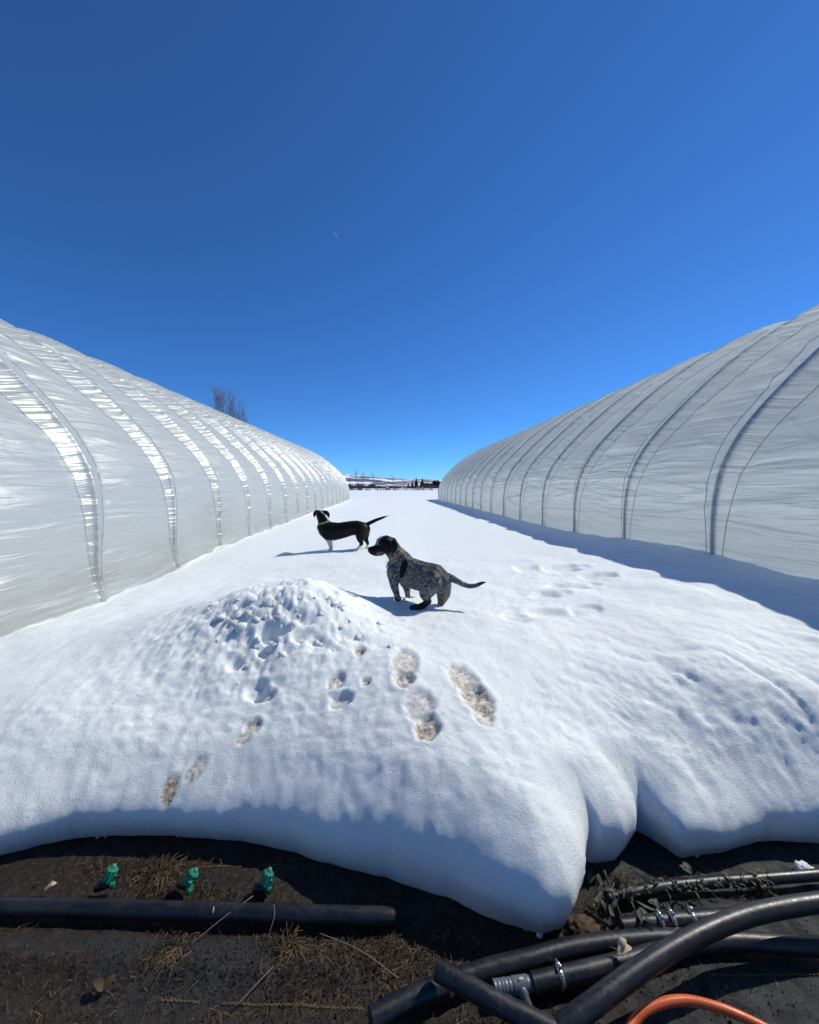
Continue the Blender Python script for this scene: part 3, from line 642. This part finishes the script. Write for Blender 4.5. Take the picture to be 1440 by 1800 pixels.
pipe('garden_hose',[(1095,1840,.03),(1112,1800,.035),(1135,1776,.045),(1170,1762,.05),(1210,1759,.05),(1262,1771,.05),(1310,1790,.045),(1380,1825,.04)],.0105,'bright orange hose looped at the bottom right','hose',cat='hose')

def valve(u,v,rot,tilt,label):
    p=G(u,v,.0); p.z=.028; p.y+=.01; root=empty('drip_valve',p); tag(root,label,'valve','green drip valves on the left pipe')
    Mx=Matrix.Translation(p)@Matrix.Rotation(rot,4,'Z')
    def T(q): return Mx@Vector(q)
    MB().tube([T((-.034,0,.0)),T((-.03,0,0)),T((.012,0,0)),T((.014,0,0))],[.008,.0135,.0145,.012],16).build('valve_body',M['black'],root)
    d=Vector((.45,math.sin(tilt),math.cos(tilt))).normalized(); s0=Vector((.004,0,.008))
    # fluted nut
    n=20; mb=MB(); a=d.orthogonal().normalized(); c=d.cross(a); b0=0
    for h_,r_ in((0,.016),(.002,.0195),(.032,.0195),(.036,.015)):
        for k in range(n*2):
            w_=math.pi*k/n; rr=r_*(1.0 if k%4<2 else .84); mb.v.append(tuple(T(s0+d*h_+(a*math.cos(w_)+c*math.sin(w_))*rr)))
    m_=n*2
    for i in range(3):
        for k in range(m_): mb.f.append((i*m_+k,i*m_+(k+1)%m_,(i+1)*m_+(k+1)%m_,(i+1)*m_+k))
    mb.f.append(tuple(3*m_+k for k in range(m_))); mb.build('fluted_nut',M['green'],root,False)
    MB().tube([T(s0+d*.03),T(s0+d*.046)],[.008,.006],10).build('barb_tip',M['lightgreen'],root)
    k=MB(); k.tube([T((.010,-.004,-.002)),T((.012,-.004,-.002)),T((.022,-.004,-.002)),T((.024,-.004,-.002))],[.009,.0125,.0125,.010],14)
    k.box(T((.019,-.006,.012)),(.012,.009,.030),(Mx.to_3x3()@Matrix.Rotation(.35,3,'Y')))
    k.box(T((.019,-.006,-.010)),(.009,.007,.020),(Mx.to_3x3()@Matrix.Rotation(.35,3,'Y')))
    k.build('valve_handle',M['green'],root,False)
valve(183,1574,.45,.25,'green drip valve nearest the left edge, its handle turned towards the camera')
valve(325,1576,-.35,.55,'middle green drip valve among dry stalks')
valve(461,1580,.25,.30,'green drip valve on the right of the three, beside the yellow stitching')

# loose stuff on the cloth
CL=[(260,1525,130,22,700),(290,1560,90,25,350),(315,1640,60,22,240),(290,1700,60,30,200),(505,1660,60,35,420),(720,1660,140,26,1100),(640,1700,120,40,600),(900,1790,130,20,300),(1060,1590,40,30,260),
    (1200,1548,120,10,260),(1330,1580,90,14,240),(200,1760,250,60,500),(560,1760,180,50,400),(360,1575,120,12,250),(1020,1640,60,14,300),(1250,1740,120,50,120),(40,1600,120,70,120),(1150,1500,160,25,200)]
def straws(k,name,label,cl,lo,hi,wd):
    mb=MB(); rnd=random.Random(k)
    for (u,v,su,sv,n) in cl:
        for _ in range(n):
            uu=rnd.gauss(u,su*.55); vv=rnd.gauss(v,sv*.55)
            if not 1440<vv<1900: continue
            p=G(uu,vv,0); z=gz(p.x,p.y)
            a=rnd.uniform(0,6.28); L=rnd.uniform(lo,hi)*(1 if rnd.random()<.8 else 1.8); d=Vector((math.cos(a),math.sin(a),rnd.uniform(0,.35)))*L
            p.z=z+rnd.uniform(.001,.008); m=p+d*.5+Vector((rnd.uniform(-.2,.2)*L,rnd.uniform(-.2,.2)*L,rnd.uniform(0,.15)*L)); q=p+d; q.z=max(q.z-L*.15,z+.002)
            w_=rnd.uniform(.4,1)*wd; mb.tube([p,m,q],[w_,w_*.9,w_*.4],3,False)
    o=mb.build(name,M['straw'],None,False); tag(o,label,kind='stuff')
straws(2,'straw','scattered dry straw and stalk bits on the ground cloth',[(a,b,c,d,int(n*.34)) for a,b,c,d,n in CL],.008,.028,.0009)
mb=MB(); rnd=random.Random(5)
for (u,v,su,sv,n) in CL+[(700,1720,600,70,2500),(350,1700,350,80,1500),(280,1520,160,18,900)]:
    for _ in range(int(n*1.1)):
        uu=rnd.gauss(u,su*.6); vv=rnd.gauss(v,sv*.6)
        if not 1440<vv<1900: continue
        p=G(uu,vv,0); p.z=gz(p.x,p.y)+.001; s_=rnd.uniform(.0012,.0045)*(1 if rnd.random()<.93 else 2)
        V=[p+Vector((rnd.uniform(-1,1),rnd.uniform(-1,1),-.6))*s_ for _ in range(3)]+[p+Vector((rnd.uniform(-.4,.4),rnd.uniform(-.4,.4),1))*s_]
        mb.add(V,[(0,1,3),(1,2,3),(2,0,3)])
tag(mb.build('dirt_crumbs',M['crumb'],None,False),'crumbs of dark soil on the ground cloth',kind='stuff')
def leaf_mesh(mb,p,d,L,wd,curl,rnd):
    d=Vector(d).normalized(); sv=d.cross(Vector((0,0,1))).normalized() if abs(d.z)<.95 else Vector((1,0,0)); up=sv.cross(d)
    n=6; V=[]
    for i in range(n+1):
        t=i/n; c=p+d*(L*t)+up*(curl*L*math.sin(t*2.6)); ww=wd*math.sin(math.pi*min(1,t*.92+.06))**.7
        k=up*(rnd.uniform(-.2,.35)*ww)
        V+= [c-sv*ww+k, c-up*ww*.25, c+sv*ww+k*.6]
    Fc=[(i*3+j,i*3+j+1,i*3+j+4,i*3+j+3) for i in range(n) for j in range(2)]; V2=[q-up*.0009 for q in V]
    mb.add(V,Fc); mb.add(V2,[tuple(reversed(f)) for f in Fc])
def tuft(u,v,n,hh,label,seed,mat='straw',lean=None):
    p=G(u,v,0); p.z=gz(p.x,p.y); root=empty('dead_grass_tuft',p); tag(root,label,'dead plant','dead grass tufts on the ground cloth'); rnd=random.Random(seed); mb=MB()
    for _ in range(n):
        a=rnd.uniform(0,6.28); L=rnd.uniform(.4,1)*hh; d=Vector((math.cos(a),math.sin(a),rnd.uniform(.15,.9))).normalized()*L
        if lean: d+=Vector(lean)*L
        s_=p+Vector((rnd.uniform(-.02,.02),rnd.uniform(-.02,.02),0)); q=s_+d; m=s_+d*.55+Vector((0,0,L*.14)); q.z=max(.004,q.z-L*.22)
        w0=rnd.uniform(.5,1.1); q+=Vector((rnd.uniform(-1,1),rnd.uniform(-1,1),0))*L*.25; mb.tube([s_,m,q],[.0014*w0,.0011*w0,.0005],3,False)
    mb.build('dry_stalks',M[mat],root,False)
tuft(288,1545,60,.085,'dead grass tuft between the two left green valves',1)
tuft(508,1668,85,.075,'matted dead grass tuft in front of the left pipe',2)
tuft(308,1672,50,.06,'flattened dead grass tuft left of a twig, below the left pipe',3,lean=(-.6,-.5,-.2))
tuft(1340,1568,46,.075,'reddish dead stalks hanging over the thin right pipe',4)
tuft(1095,1558,40,.06,'dark dead stalks at the left end of the thin right pipe',6)
for k,(a,b,l) in enumerate((((330,1665),(445,1575),'long bent dry stem leaning from the left pipe to the right green valve'),((412,1772),(490,1690),'thin dark twig lying below the matted grass tuft'),
             ((470,1650),(482,1590),'short dark twig leaning on the left pipe'),((560,1640),(700,1720),'long dark twig lying right of the matted grass tuft'))):
    p=G(*a,.004); q=G(*b,.05 if k in(0,2) else .006); m=p.lerp(q,.5)+Vector((.01,0,.012)); tag(MB().tube(spline([p,m,q],5),.0016,5).build('twig',M['bark']),l,'twig')
p=G(371,1632,0); tag(MB().tube([p,p+Vector((.002,.004,.03)),p+Vector((.004,.01,.055))],[.0012,.0014,.002],5).build('straw_stub',M['tan']),'pale upright straw stub in front of the left pipe','straw')
rnd=random.Random(3)
root=empty('dry_leaf',G(1103,1672,.075)); tag(root,'pale tan curled dry leaf lying on the crossing pipes','leaf'); mb=MB(); leaf_mesh(mb,G(1086,1676,.068),(.9,.1,.15),.042,.012,.25,rnd); leaf_mesh(mb,G(1088,1668,.072),(.8,.3,.35),.030,.012,.3,rnd); mb.build('leaf_blade',M['tan'],root)
MB().tube([G(1072,1664,.07),G(1088,1671,.071)],.0009,4).build('leaf_stalk',M['bark'],root)
root=empty('wilted_plant',G(1085,1600,0)); tag(root,'wilted dark green weed slumped beside the snow tongue','plant'); rnd=random.Random(12)
MB().tube(spline([G(1100,1635,.01),G(1080,1580,.05),G(1062,1530,.09)],6),.004,6).build('stem',M['wilt'],root)
for i in range(26):
    u=rnd.uniform(1050,1125); v=1535+(u-1050)*.6+rnd.uniform(-14,45); p=G(u,v,rnd.uniform(.02,.07)); a=rnd.uniform(-2.6,-.4)
    mb=MB(); leaf_mesh(mb,p,(math.cos(a),math.sin(a)*.6,rnd.uniform(-.9,.5)),rnd.uniform(.035,.07),rnd.uniform(.0045,.009),rnd.uniform(-.3,.5),rnd); mb.build('leaf',M['wilt'],root)
for i,(u,v,l,ng) in enumerate(((1036,1552,'curled green leaf against the side of the snow tongue',2),(1160,1597,'loose green leaf left of the clamped pipe stub',2),(180,1742,'brown crumpled leaf flat on the mud at bottom left',2),(78,1565,'small brown leaf above the left pipe near the left edge',1),(1215,1537,'small greenish leaf stuck on the thin right pipe',2))):
    p=G(u,v,.012 if i!=4 else .055); mb=MB()
    for _ in range(ng): a=rnd.uniform(0,3); leaf_mesh(mb,p,(math.cos(a),math.sin(a),.25),.035,.011,.25,rnd)
    tag(mb.build('fallen_leaf',M['wilt'] if i in(0,1,4) else M['tan' if i==3 else 'crumb']),l,'leaf')
# leaf litter on the thin pipe and mud clods by the tongue
mb=MB()
for i in range(90):
    u=rnd.uniform(1110,1350); v=1563-(u-1110)*.07+rnd.uniform(-12,12); p=G(u,v,rnd.uniform(.035,.055)); a=rnd.uniform(0,6.28); leaf_mesh(mb,p,(math.cos(a),math.sin(a),rnd.uniform(-.5,.3)),rnd.uniform(.012,.032),rnd.uniform(.0018,.004),.3,rnd)
tag(mb.build('leaf_litter',M['wilt']),'rotting leaf scraps stuck to the thin right pipe',kind='stuff')
def clod(u,v,r,name,mat,label,cat,kind=None,seed=0,z=0):
    import bmesh
    bm=bmesh.new(); bmesh.ops.create_icosphere(bm,subdivisions=4,radius=1); p=G(u,v,z)
    for vt in bm.verts:
        n=vt.co.copy(); k=1+.35*mnoise.noise(n*2.2+Vector((seed,0,0)))+.22*mnoise.noise(n*6+Vector((0,seed,0)))+.1*mnoise.noise(n*14); vt.co=Vector((n.x*k*r[0],n.y*k*r[1],n.z*k*r[2]))+p
    me=bpy.data.meshes.new(name); bm.to_mesh(me); bm.free(); me.materials.append(mat); me.polygons.foreach_set('use_smooth',[True]*len(me.polygons))
    o=bpy.data.objects.new(name,me); C.objects.link(o); tag(o,label,cat,kind=kind); 
    if mat==M['snow']: attr(o,'dirt',np.zeros(len(me.vertices))); attr(o,'stain',np.zeros(len(me.vertices)))
    return o
clod(1025,1637,(.05,.035,.028),'mud_clod',M['crumb'],'wet dark mud clod at the foot of the snow tongue','mud',seed=3)
clod(1415,1528,(.028,.022,.018),'snow_lump',M['snow'],'small loose lump of icy snow at the right edge','snow lump',seed=8,z=.015)

# loose clods kicked up on the heap
mb=MB(); rnd=random.Random(21)
def clod_at(mb,p,rr,rnd):
    ph=Vector((rnd.uniform(0,50),rnd.uniform(0,50),rnd.uniform(0,50))); V=[]
    for v in CL_V:
        n=Vector(v); k=rr*(1+.75*mnoise.noise(n*1.5+ph)+.4*mnoise.noise(n*3.6+ph)+.18*mnoise.noise(n*8+ph)); V.append(Vector((n.x*k,n.y*k,n.z*k*.8))+p)
    mb.add(V,CL_F)
import bmesh as _b
_m=_b.new(); _b.ops.create_icosphere(_m,subdivisions=2,radius=1); CL_V=[v.co[:] for v in _m.verts]; CL_F=[tuple(v.index for v in f.verts) for f in _m.faces]; _m.free()
pts=[(rnd.gauss(465,62),rnd.gauss(1085,26)) for _ in range(40)]+[(rnd.gauss(590,60),rnd.gauss(1110,36)) for _ in range(20)]+[(rnd.gauss(470,25),rnd.gauss(1150,40)) for _ in range(14)]
XY=np.array([hit(u,v) for u,v in pts]); ZZ=snow_height(XY[:,0],XY[:,1])[0]
for (x,y),z in zip(XY,ZZ):
    if y>4: continue
    rr=.008+.030*rnd.random()**1.8; clod_at(mb,Vector((x,y,z-rr*.5)),rr*1.15,rnd)
for _ in range(55):       # crumbs fallen off the melting edge
    x=rnd.uniform(-1.9,1.9); y=float(y_edge(x))-abs(rnd.gauss(0,.007))+.014
    clod_at(mb,Vector((x,y,gz(x,y)+.002)),.002+.009*rnd.random()**2.5,rnd)
o=mb.build('snow_crumbs',M['snow']); attr(o,'dirt',np.zeros(len(o.data.vertices))); attr(o,'stain',np.zeros(len(o.data.vertices)))
tag(o,'loose clods and crumbs of snow on the trampled heap and below the melting edge',kind='stuff')
# ------------------------------------------------------------------ dogs
import bmesh
_bm=bmesh.new(); bmesh.ops.create_icosphere(_bm,subdivisions=2,radius=1); ICO_V=np.array([v.co[:] for v in _bm.verts]); ICO_F=np.array([[v.index for v in f.verts] for f in _bm.faces]); _bm.free()
def body_mesh(chains,voxel,smooth_it,lat):
    """chains: lists of (Vector, radius, flatten); swept ellipsoids fused into ONE continuous surface. lat: sideways axis"""
    Vs=[];Fs=[];n=0; lat=np.array(lat)
    for ch in chains:
        for i in range(len(ch)-1):
            (p0,r0,f0),(p1,r1,f1)=ch[i],ch[i+1]; L=(p1-p0).length; k=max(2,int(L/(min(r0,r1)*.22))+1)
            for j in range(k+1):
                t=j/k; p=np.array(p0.lerp(p1,t)); r=r0+(r1-r0)*t; f=f0+(f1-f0)*t
                v=ICO_V*r; v=v-np.outer(v@lat,lat)*(1-f); Vs.append(v+p); Fs.append(ICO_F+n); n+=len(ICO_V)
    me=bpy.data.meshes.new('tmp'); me.from_pydata(np.concatenate(Vs).tolist(),[],np.concatenate(Fs).tolist())
    o=bpy.data.objects.new('tmp',me); C.objects.link(o)
    m=o.modifiers.new('r','REMESH'); m.mode='VOXEL'; m.voxel_size=voxel; m.use_smooth_shade=True
    m=o.modifiers.new('s','SMOOTH'); m.factor=.6; m.iterations=smooth_it
    dg=bpy.context.evaluated_depsgraph_get(); out=bpy.data.meshes.new_from_object(o.evaluated_get(dg)); bpy.data.objects.remove(o); return out
def finish_body(me,root,colour,fur_n,fur_len,flow,seed):
    V=np.empty(len(me.vertices)*3); me.vertices.foreach_get('co',V); V=V.reshape(-1,3); N=np.empty(len(V)*3); me.vertices.foreach_get('normal',N); N=N.reshape(-1,3)
    col,tick=colour(V,N)
    me.materials.clear(); me.materials.append(M['dogcoat']); me.name='body'
    o=bpy.data.objects.new('body',me); C.objects.link(o); o.parent=root
    attr(o,'coat',np.concatenate([col,np.ones((len(V),1))],1),'FLOAT_COLOR'); attr(o,'tick',tick)
    me.transform(root.matrix_basis.inverted()); me.polygons.foreach_set('use_smooth',[True]*len(me.polygons))
    rg=np.random.default_rng(seed); idx=rg.integers(0,len(V),fur_n); p=V[idx]; nn=N[idx]; fl=np.array(flow)
    t=fl-nn*(nn@fl)[:,None]; t/=np.linalg.norm(t,axis=1)[:,None]+1e-6; d=t*.85+nn*.45+rg.normal(0,.18,p.shape); d/=np.linalg.norm(d,axis=1)[:,None]
    sd_=np.cross(d,nn); sd_/=np.linalg.norm(sd_,axis=1)[:,None]+1e-6; L=fur_len*rg.uniform(.5,1.2,(fur_n,1)); wv=fur_len*.10
    a=p-nn*.001-sd_*wv; b=p-nn*.001+sd_*wv; c=p+d*L; FV=np.stack([a,b,c],1).reshape(-1,3)
    fo=mesh_np('fur',FV,np.arange(fur_n*3).reshape(-1,3),M['dogcoat'],root); cc=np.repeat(col[idx]*rg.uniform(.7,1.5,(fur_n,1)),3,0)
    attr(fo,'coat',np.concatenate([cc,np.ones((len(cc),1))],1),'FLOAT_COLOR'); attr(fo,'tick',np.repeat(tick[idx],3)); fo['kind']='stuff'
    return o
def flap(name,pts,wid,th,face,mat,root,col,tickv=0.):
    """a hanging ear: rounded, thick leaf swept along pts"""
    sp=spline(pts,6); mb=MB(); n=len(sp); face=Vector(face).normalized(); m=12
    for i,p in enumerate(sp):
        t=i/(n-1); tn0=(sp[min(n-1,i+1)]-sp[max(0,i-1)]).normalized(); side=tn0.cross(face).normalized(); w_=wid*(math.sin(math.pi*min(1,.22+t*.80))**.6 if t<.97 else .35); tn=(sp[min(n-1,i+1)]-sp[max(0,i-1)]).normalized(); out=tn.cross(side).normalized()
        for k in range(m):
            a=2*math.pi*k/m; mb.v.append(tuple(p+side*w_*math.cos(a)+out*th*math.sin(a)))
    for i in range(n-1):
        for k in range(m): mb.f.append((i*m+k,i*m+(k+1)%m,(i+1)*m+(k+1)%m,(i+1)*m+k))
    mb.f.append(tuple(range(m))); mb.f.append(tuple((n-1)*m+k for k in range(m)))
    o=mb.build(name,M['dogcoat'],root); c=np.tile(np.array([*col,1.0]),(len(mb.v),1)); attr(o,'coat',c,'FLOAT_COLOR'); attr(o,'tick',np.full(len(mb.v),tickv)); return o
def ball(name,p,r,mat,root,sc=(1,1,1)):
    V=ICO_V*r*np.array(sc)+np.array(p); return mesh_np(name,V,ICO_F,mat,root)
def ring(name,p,axis,r,rw,th,mat,root,fl=1.0,lat=(0,1,0)):
    axis=Vector(axis).normalized(); a=Vector(lat); a=(a-axis*a.dot(axis)).normalized(); c=axis.cross(a); mb=MB(); n=36; m=8
    for i in range(n):
        w_=2*math.pi*i/n; d=a*math.cos(w_)*fl+c*math.sin(w_); o_=p+d*r; dn=d.normalized()
        for k in range(m):
            q=2*math.pi*k/m; mb.v.append(tuple(o_+dn*th*math.cos(q)+axis*rw*math.sin(q)))
    for i in range(n):
        for k in range(m): mb.f.append((i*m+k,i*m+(k+1)%m,((i+1)%n)*m+(k+1)%m,((i+1)%n)*m+k))
    return mb.build(name,mat,root)
BLACK=np.array([.0045,.0043,.0045]); WHITE=np.array([.55,.54,.52]); BROWN=np.array([.05,.03,.018])

def black_dog():
    d0=5.58; k=d0/F/9
    def q(u,v,r,dy=0,f=.8): return (P(540+u/9,880+v/9,d0+dy),r*k,f)
    root=empty('dog',P(540+380/9,880+775/9,d0)); tag(root,'black dog with white legs standing sideways, head turned away towards the tunnel','dog')
    ch=[[q(250,425,92,0,.75),q(300,458,128,0,.68),q(400,490,146,0,.62),q(500,482,130,0,.66),q(600,460,122,0,.68),q(700,435,112,0,.7),q(800,432,112,0,.75),q(880,445,105,0,.8),q(915,455,85,0,.9)],
        [q(300,420,110,0,.7),q(268,360,88,0,.8),q(248,290,84,.01,.95),q(236,236,88,.03,1),q(222,228,76,.09,1),q(205,240,44,.16,1),q(195,250,32,.21,1)],
        [q(320,520,95,-.05,.6),q(345,610,50,-.055,.8),q(362,680,33,-.06,1),q(378,745,27,-.06,1),q(372,772,27,-.06,1),q(350,782,20,-.06,1)],
        [q(330,520,90,.05,.6),q(352,610,48,.055,.8),q(378,680,30,.06,1),q(392,745,25,.06,1),q(380,775,24,.06,1)],
        [q(870,470,100,-.05,.6),q(850,540,84,-.06,.6),q(838,610,50,-.065,.8),q(862,668,30,-.065,1),q(858,692,26,-.065,1),q(815,748,20,-.065,1),q(785,770,19,-.065,1),q(765,776,14,-.065,1)],
        [q(930,480,66,.05,.7),q(925,560,52,.06,.8),q(930,620,36,.065,1),q(960,668,24,.065,1),q(953,710,19,.065,1),q(945,748,18,.065,1),q(925,760,15,.065,1)],
        [q(915,400,46,0,1),q(955,372,32,0,1),q(1080,312,27,0,1),q(1180,275,21,0,1),q(1250,250,13,0,1),q(1315,240,4,0,1)]]
    ch=[[(p,rr*1.06,ff) for p,rr,ff in c] for c in ch]
    me=body_mesh(ch,.0075,4,(0,1,0))
    def colour(V,N):
        u=(V[:,0]*F/V[:,1]+U0-540)*9; v=((CAM_H-V[:,2])*F/V[:,1]+V0-880)*9; y=V[:,1]-d0
        u=(V[:,0]*F/d0+U0-540)*9; v=((CAM_H-V[:,2])*F/d0+V0-880)*9
        nz=fbm(u*.02,v*.02,2,5)*14
        col=np.tile(BLACK,(len(V),1)); wh=np.zeros(len(V))
        wh=np.maximum(wh,sstep(600,625,v+nz)*(u<430)*(u>290))                  # front legs
        wh=np.maximum(wh,sstep(695,712,v+nz)*(u>740)*(u<1000))                 # hind feet
        bl=np.interp(u,[180,215,300,420,560,620],[455,545,606,632,606,700]); wh=np.maximum(wh,sstep(-14,4,v-bl+nz*.6)*(u<590)) # breast and belly line
        wh=np.maximum(wh,sstep(1242,1252,u))                                   # tail tip
        ln=np.interp(v,[150,175,200,230,290],[228,232,262,300,338]); wh=np.maximum(wh,(1-sstep(7,15,np.abs(u-ln)))*(v<300)*(v>145)*(y<.1)) # stripe
        col=col*(1-wh[:,None])+WHITE*wh[:,None]
        br=np.exp(-(((u-925)/45)**2+((v-470)/90)**2))*.6; col=col+BROWN*br[:,None]
        return col,np.zeros(len(V))
    finish_body(me,root,colour,5000,.010,(1,0,-.35),4)
    flap('ear',[q(205,182,0,.0)[0],q(150,184,0,-.03)[0],q(118,215,0,-.045)[0],q(112,262,0,-.04)[0]],.030,.009,(-.2,-1,.15),None,root,BLACK)
    flap('ear',[q(262,182,0,.0)[0],q(305,188,0,-.03)[0],q(336,225,0,-.045)[0],q(346,272,0,-.04)[0]],.026,.009,(.2,-1,.15),None,root,BLACK)
    for s_ in(-1,1): ball('eye',q(212+s_*34,212,0,.145)[0],.008,M['eye'],root)
    ball('nose',q(190,244,0,.238)[0],.014,M['nose'],root)
    c=q(266,348,0,0)[0]; ring('collar',c,(q(250,290,0)[0]-q(290,420,0)[0]),.076,.012,.005,M['collar'],root,.9)
    ball('collar_tag',q(182,385,0,-.02)[0],.011,M['steel'],root,(1,.3,1))
black_dog()

def spotted_dog():
    k=1/F/6.545
    def q(u,v,r,d,f=.85): return (P(640+u/6.545,930+v/6.545,d),r*k*d,f)
    root=empty('dog',P(640+640/6.545,930+880/6.545,2.8)); tag(root,'grey speckled dog with black head standing on the heap, facing left','dog')
    hd=Vector((-.85,.52,0)).normalized(); lat=Vector((.52,.85,0)).normalized()
    ch=[[q(372,440,120,2.96,.85),q(430,450,162,2.94,.8),q(520,490,172,2.90,.82),q(610,528,180,2.87,.84),q(710,550,174,2.82,.88),q(800,560,168,2.79,.92),q(850,590,150,2.78,.95),q(880,620,115,2.77,1)],
        [q(440,400,150,2.94,.75),q(400,330,116,2.94,.85),q(350,265,100,2.94,.95),q(300,195,100,2.94,.95),q(258,168,98,2.94,.92),q(215,165,84,2.94,.9)],
        [q(250,190,92,2.94,.9),q(195,212,74,2.935,.85),q(145,242,62,2.93,.8),q(100,248,52,2.93,.8),q(78,240,40,2.93,.85)],
        [q(200,262,45,2.93,.85),q(140,278,36,2.93,.8),q(110,275,30,2.93,.8)],
        [q(355,500,105,2.90,.8),q(345,590,66,2.885,.85),q(350,660,48,2.885,1),q(372,730,38,2.885,1),q(385,785,34,2.885,1),q(400,800,32,2.885,1),q(375,802,25,2.88,1)],
        [q(470,560,95,3.02,.8),q(490,660,48,3.02,1),q(500,730,34,3.02,1),q(505,780,30,3.02,1),q(530,805,28,3.01,1),q(568,818,20,3.0,1)],
        [q(760,600,150,2.74,.8),q(730,680,112,2.72,.85),q(705,750,70,2.71,.9),q(722,800,48,2.71,1),q(742,832,37,2.72,1),q(695,868,36,2.71,1),q(640,898,40,2.70,1),q(590,908,42,2.70,1),q(555,905,34,2.70,1)],
        [q(900,640,110,2.82,.85),q(915,720,88,2.83,.9),q(900,800,58,2.84,1),q(880,860,34,2.84,1),q(868,905,27,2.84,1),q(858,932,26,2.83,1)],
        [q(930,560,70,2.78,1),q(985,560,50,2.77,1),q(1060,592,38,2.75,1),q(1130,632,32,2.74,1),q(1210,658,29,2.73,1),q(1290,650,26,2.72,1),q(1350,622,19,2.71,1),q(1412,604,5,2.70,1)]]
    me=body_mesh(ch,.0048,4,tuple(lat))
    def colour(V,N):
        u=((V[:,0]*F/V[:,1]+U0)-640)*6.545; v=((CAM_H-V[:,2])*F/V[:,1]+V0-930)*6.545
        nz=fbm(u*.012,v*.012,3,15)*26
        front=(V-np.array(P(730,990,2.85)))@np.array(lat)      # <0: the side towards the camera
        col=np.tile(BLACK,(len(V),1)); tick=np.ones(len(V))
        head=1-sstep(-12,12,(u-np.interp(v,[60,180,320,420],[425,425,250,170]))+nz*.5)
        tick=tick*(1-head)
        # saddle patch, upper back edge, feet, tail tip stay black
        sp=np.exp(-((((u-455)+.25*(v-450))/44)**2+((v-455)/118)**2)**2); sp=sstep(.35,.6,sp+nz*.004); tick*=1-sp
        top=np.interp(u,[430,520,650,830,950],[215,262,340,392,490]); bk=1-sstep(10,80,v-top+nz*.6); bk*=(u>440)*(u<1000); tick*=1-.75*bk
        ft=sstep(800,825,v+nz*.4)*(u<800); tick*=1-ft*.92
        tick*=1-.8*sstep(1270,1330,u)
        rp=np.exp(-(((u-785)/80)**2+((v-490)/60)**2)); tick*=1-.7*sstep(.25,.8,rp+nz*.006)
        sn=np.exp(-(((u-942)/26)**2+((v-606)/18)**2)); tick*=1-sstep(.3,.6,sn)
        pale=np.clip(np.exp(-(((u-790)/85)**2+((v-715)/60)**2))*.8+np.exp(-(((u-960)/60)**2+((v-720)/110)**2))*.55*(u>880)+np.exp(-(((u-905)/40)**2+((v-570)/26)**2))*.35,0,1)
        col=col*(1-0)+0; wt=np.zeros(len(V))
        ln=np.interp(v,[60,90,130,185],[215,195,160,140]); wt=np.maximum(wt,(1-sstep(10,26,np.abs(u-ln)))*(v<185)*(v>55)*.45)       # blaze
        wt=np.maximum(wt,np.exp(-(((u-440)/22)**2+((v-195)/20)**2))*.6)
        jaw=sstep(.25,.7,np.exp(-(((u-190)/60)**2+((v-285)/26)**2))); wt=np.maximum(wt,jaw*.25)
        col=col*(1-wt[:,None])+WHITE*wt[:,None]
        eb=np.exp(-(((u-190)/9)**2+((v-182)/8)**2)); col=col+BROWN*eb[:,None]*1.5
        tick=np.clip(tick,0,1)
        # paler fur: raise colour and let it show through
        col=col+pale[:,None]*np.array([.42,.40,.37]); tick=tick*(1-.55*pale)
        return col,tick
    finish_body(me,root,colour,16000,.009,(.8,-.45,-.45),9)
    flap('ear',[q(322,140,0,2.87)[0],q(340,170,0,2.845)[0],q(342,225,0,2.838)[0],q(322,290,0,2.845)[0]],.0255,.006,(-.25,-1,.05),None,root,BLACK*1.3)
    flap('ear',[q(330,105,0,2.99)[0],q(340,140,0,3.03)[0],q(335,200,0,3.035)[0],q(310,270,0,3.03)[0]],.028,.006,(.25,1,.05),None,root,BLACK)
    ball('eye',q(188,180,0,2.885)[0],.0062,M['eye'],root); ball('eye',q(165,180,0,2.985)[0],.0062,M['eye'],root)
    ball('nose',q(58,222,0,2.93)[0],.0105,M['nose'],root,(1,1.2,.9))
    c=q(372,292,0,2.94)[0]; ring('collar',c,(q(300,205,0,2.94)[0]-q(440,385,0,2.94)[0]),.0655,.0075,.004,M['collar'],root,.92,tuple(lat))
    c2=q(385,310,0,2.94)[0]; ring('collar',c2,(q(300,205,0,2.94)[0]-q(440,385,0,2.94)[0]),.0675,.0028,.0028,M['collar'],root,.92,tuple(lat))
    tg=ring('tag_ring',q(258,378,0,2.87)[0],(0,1,.2),.0075,.0012,.0012,M['steel'],root)
    ball('collar_tag',q(266,432,0,2.868)[0],.0125,M['steel'],root,(.8,.25,1.3))
spotted_dog()
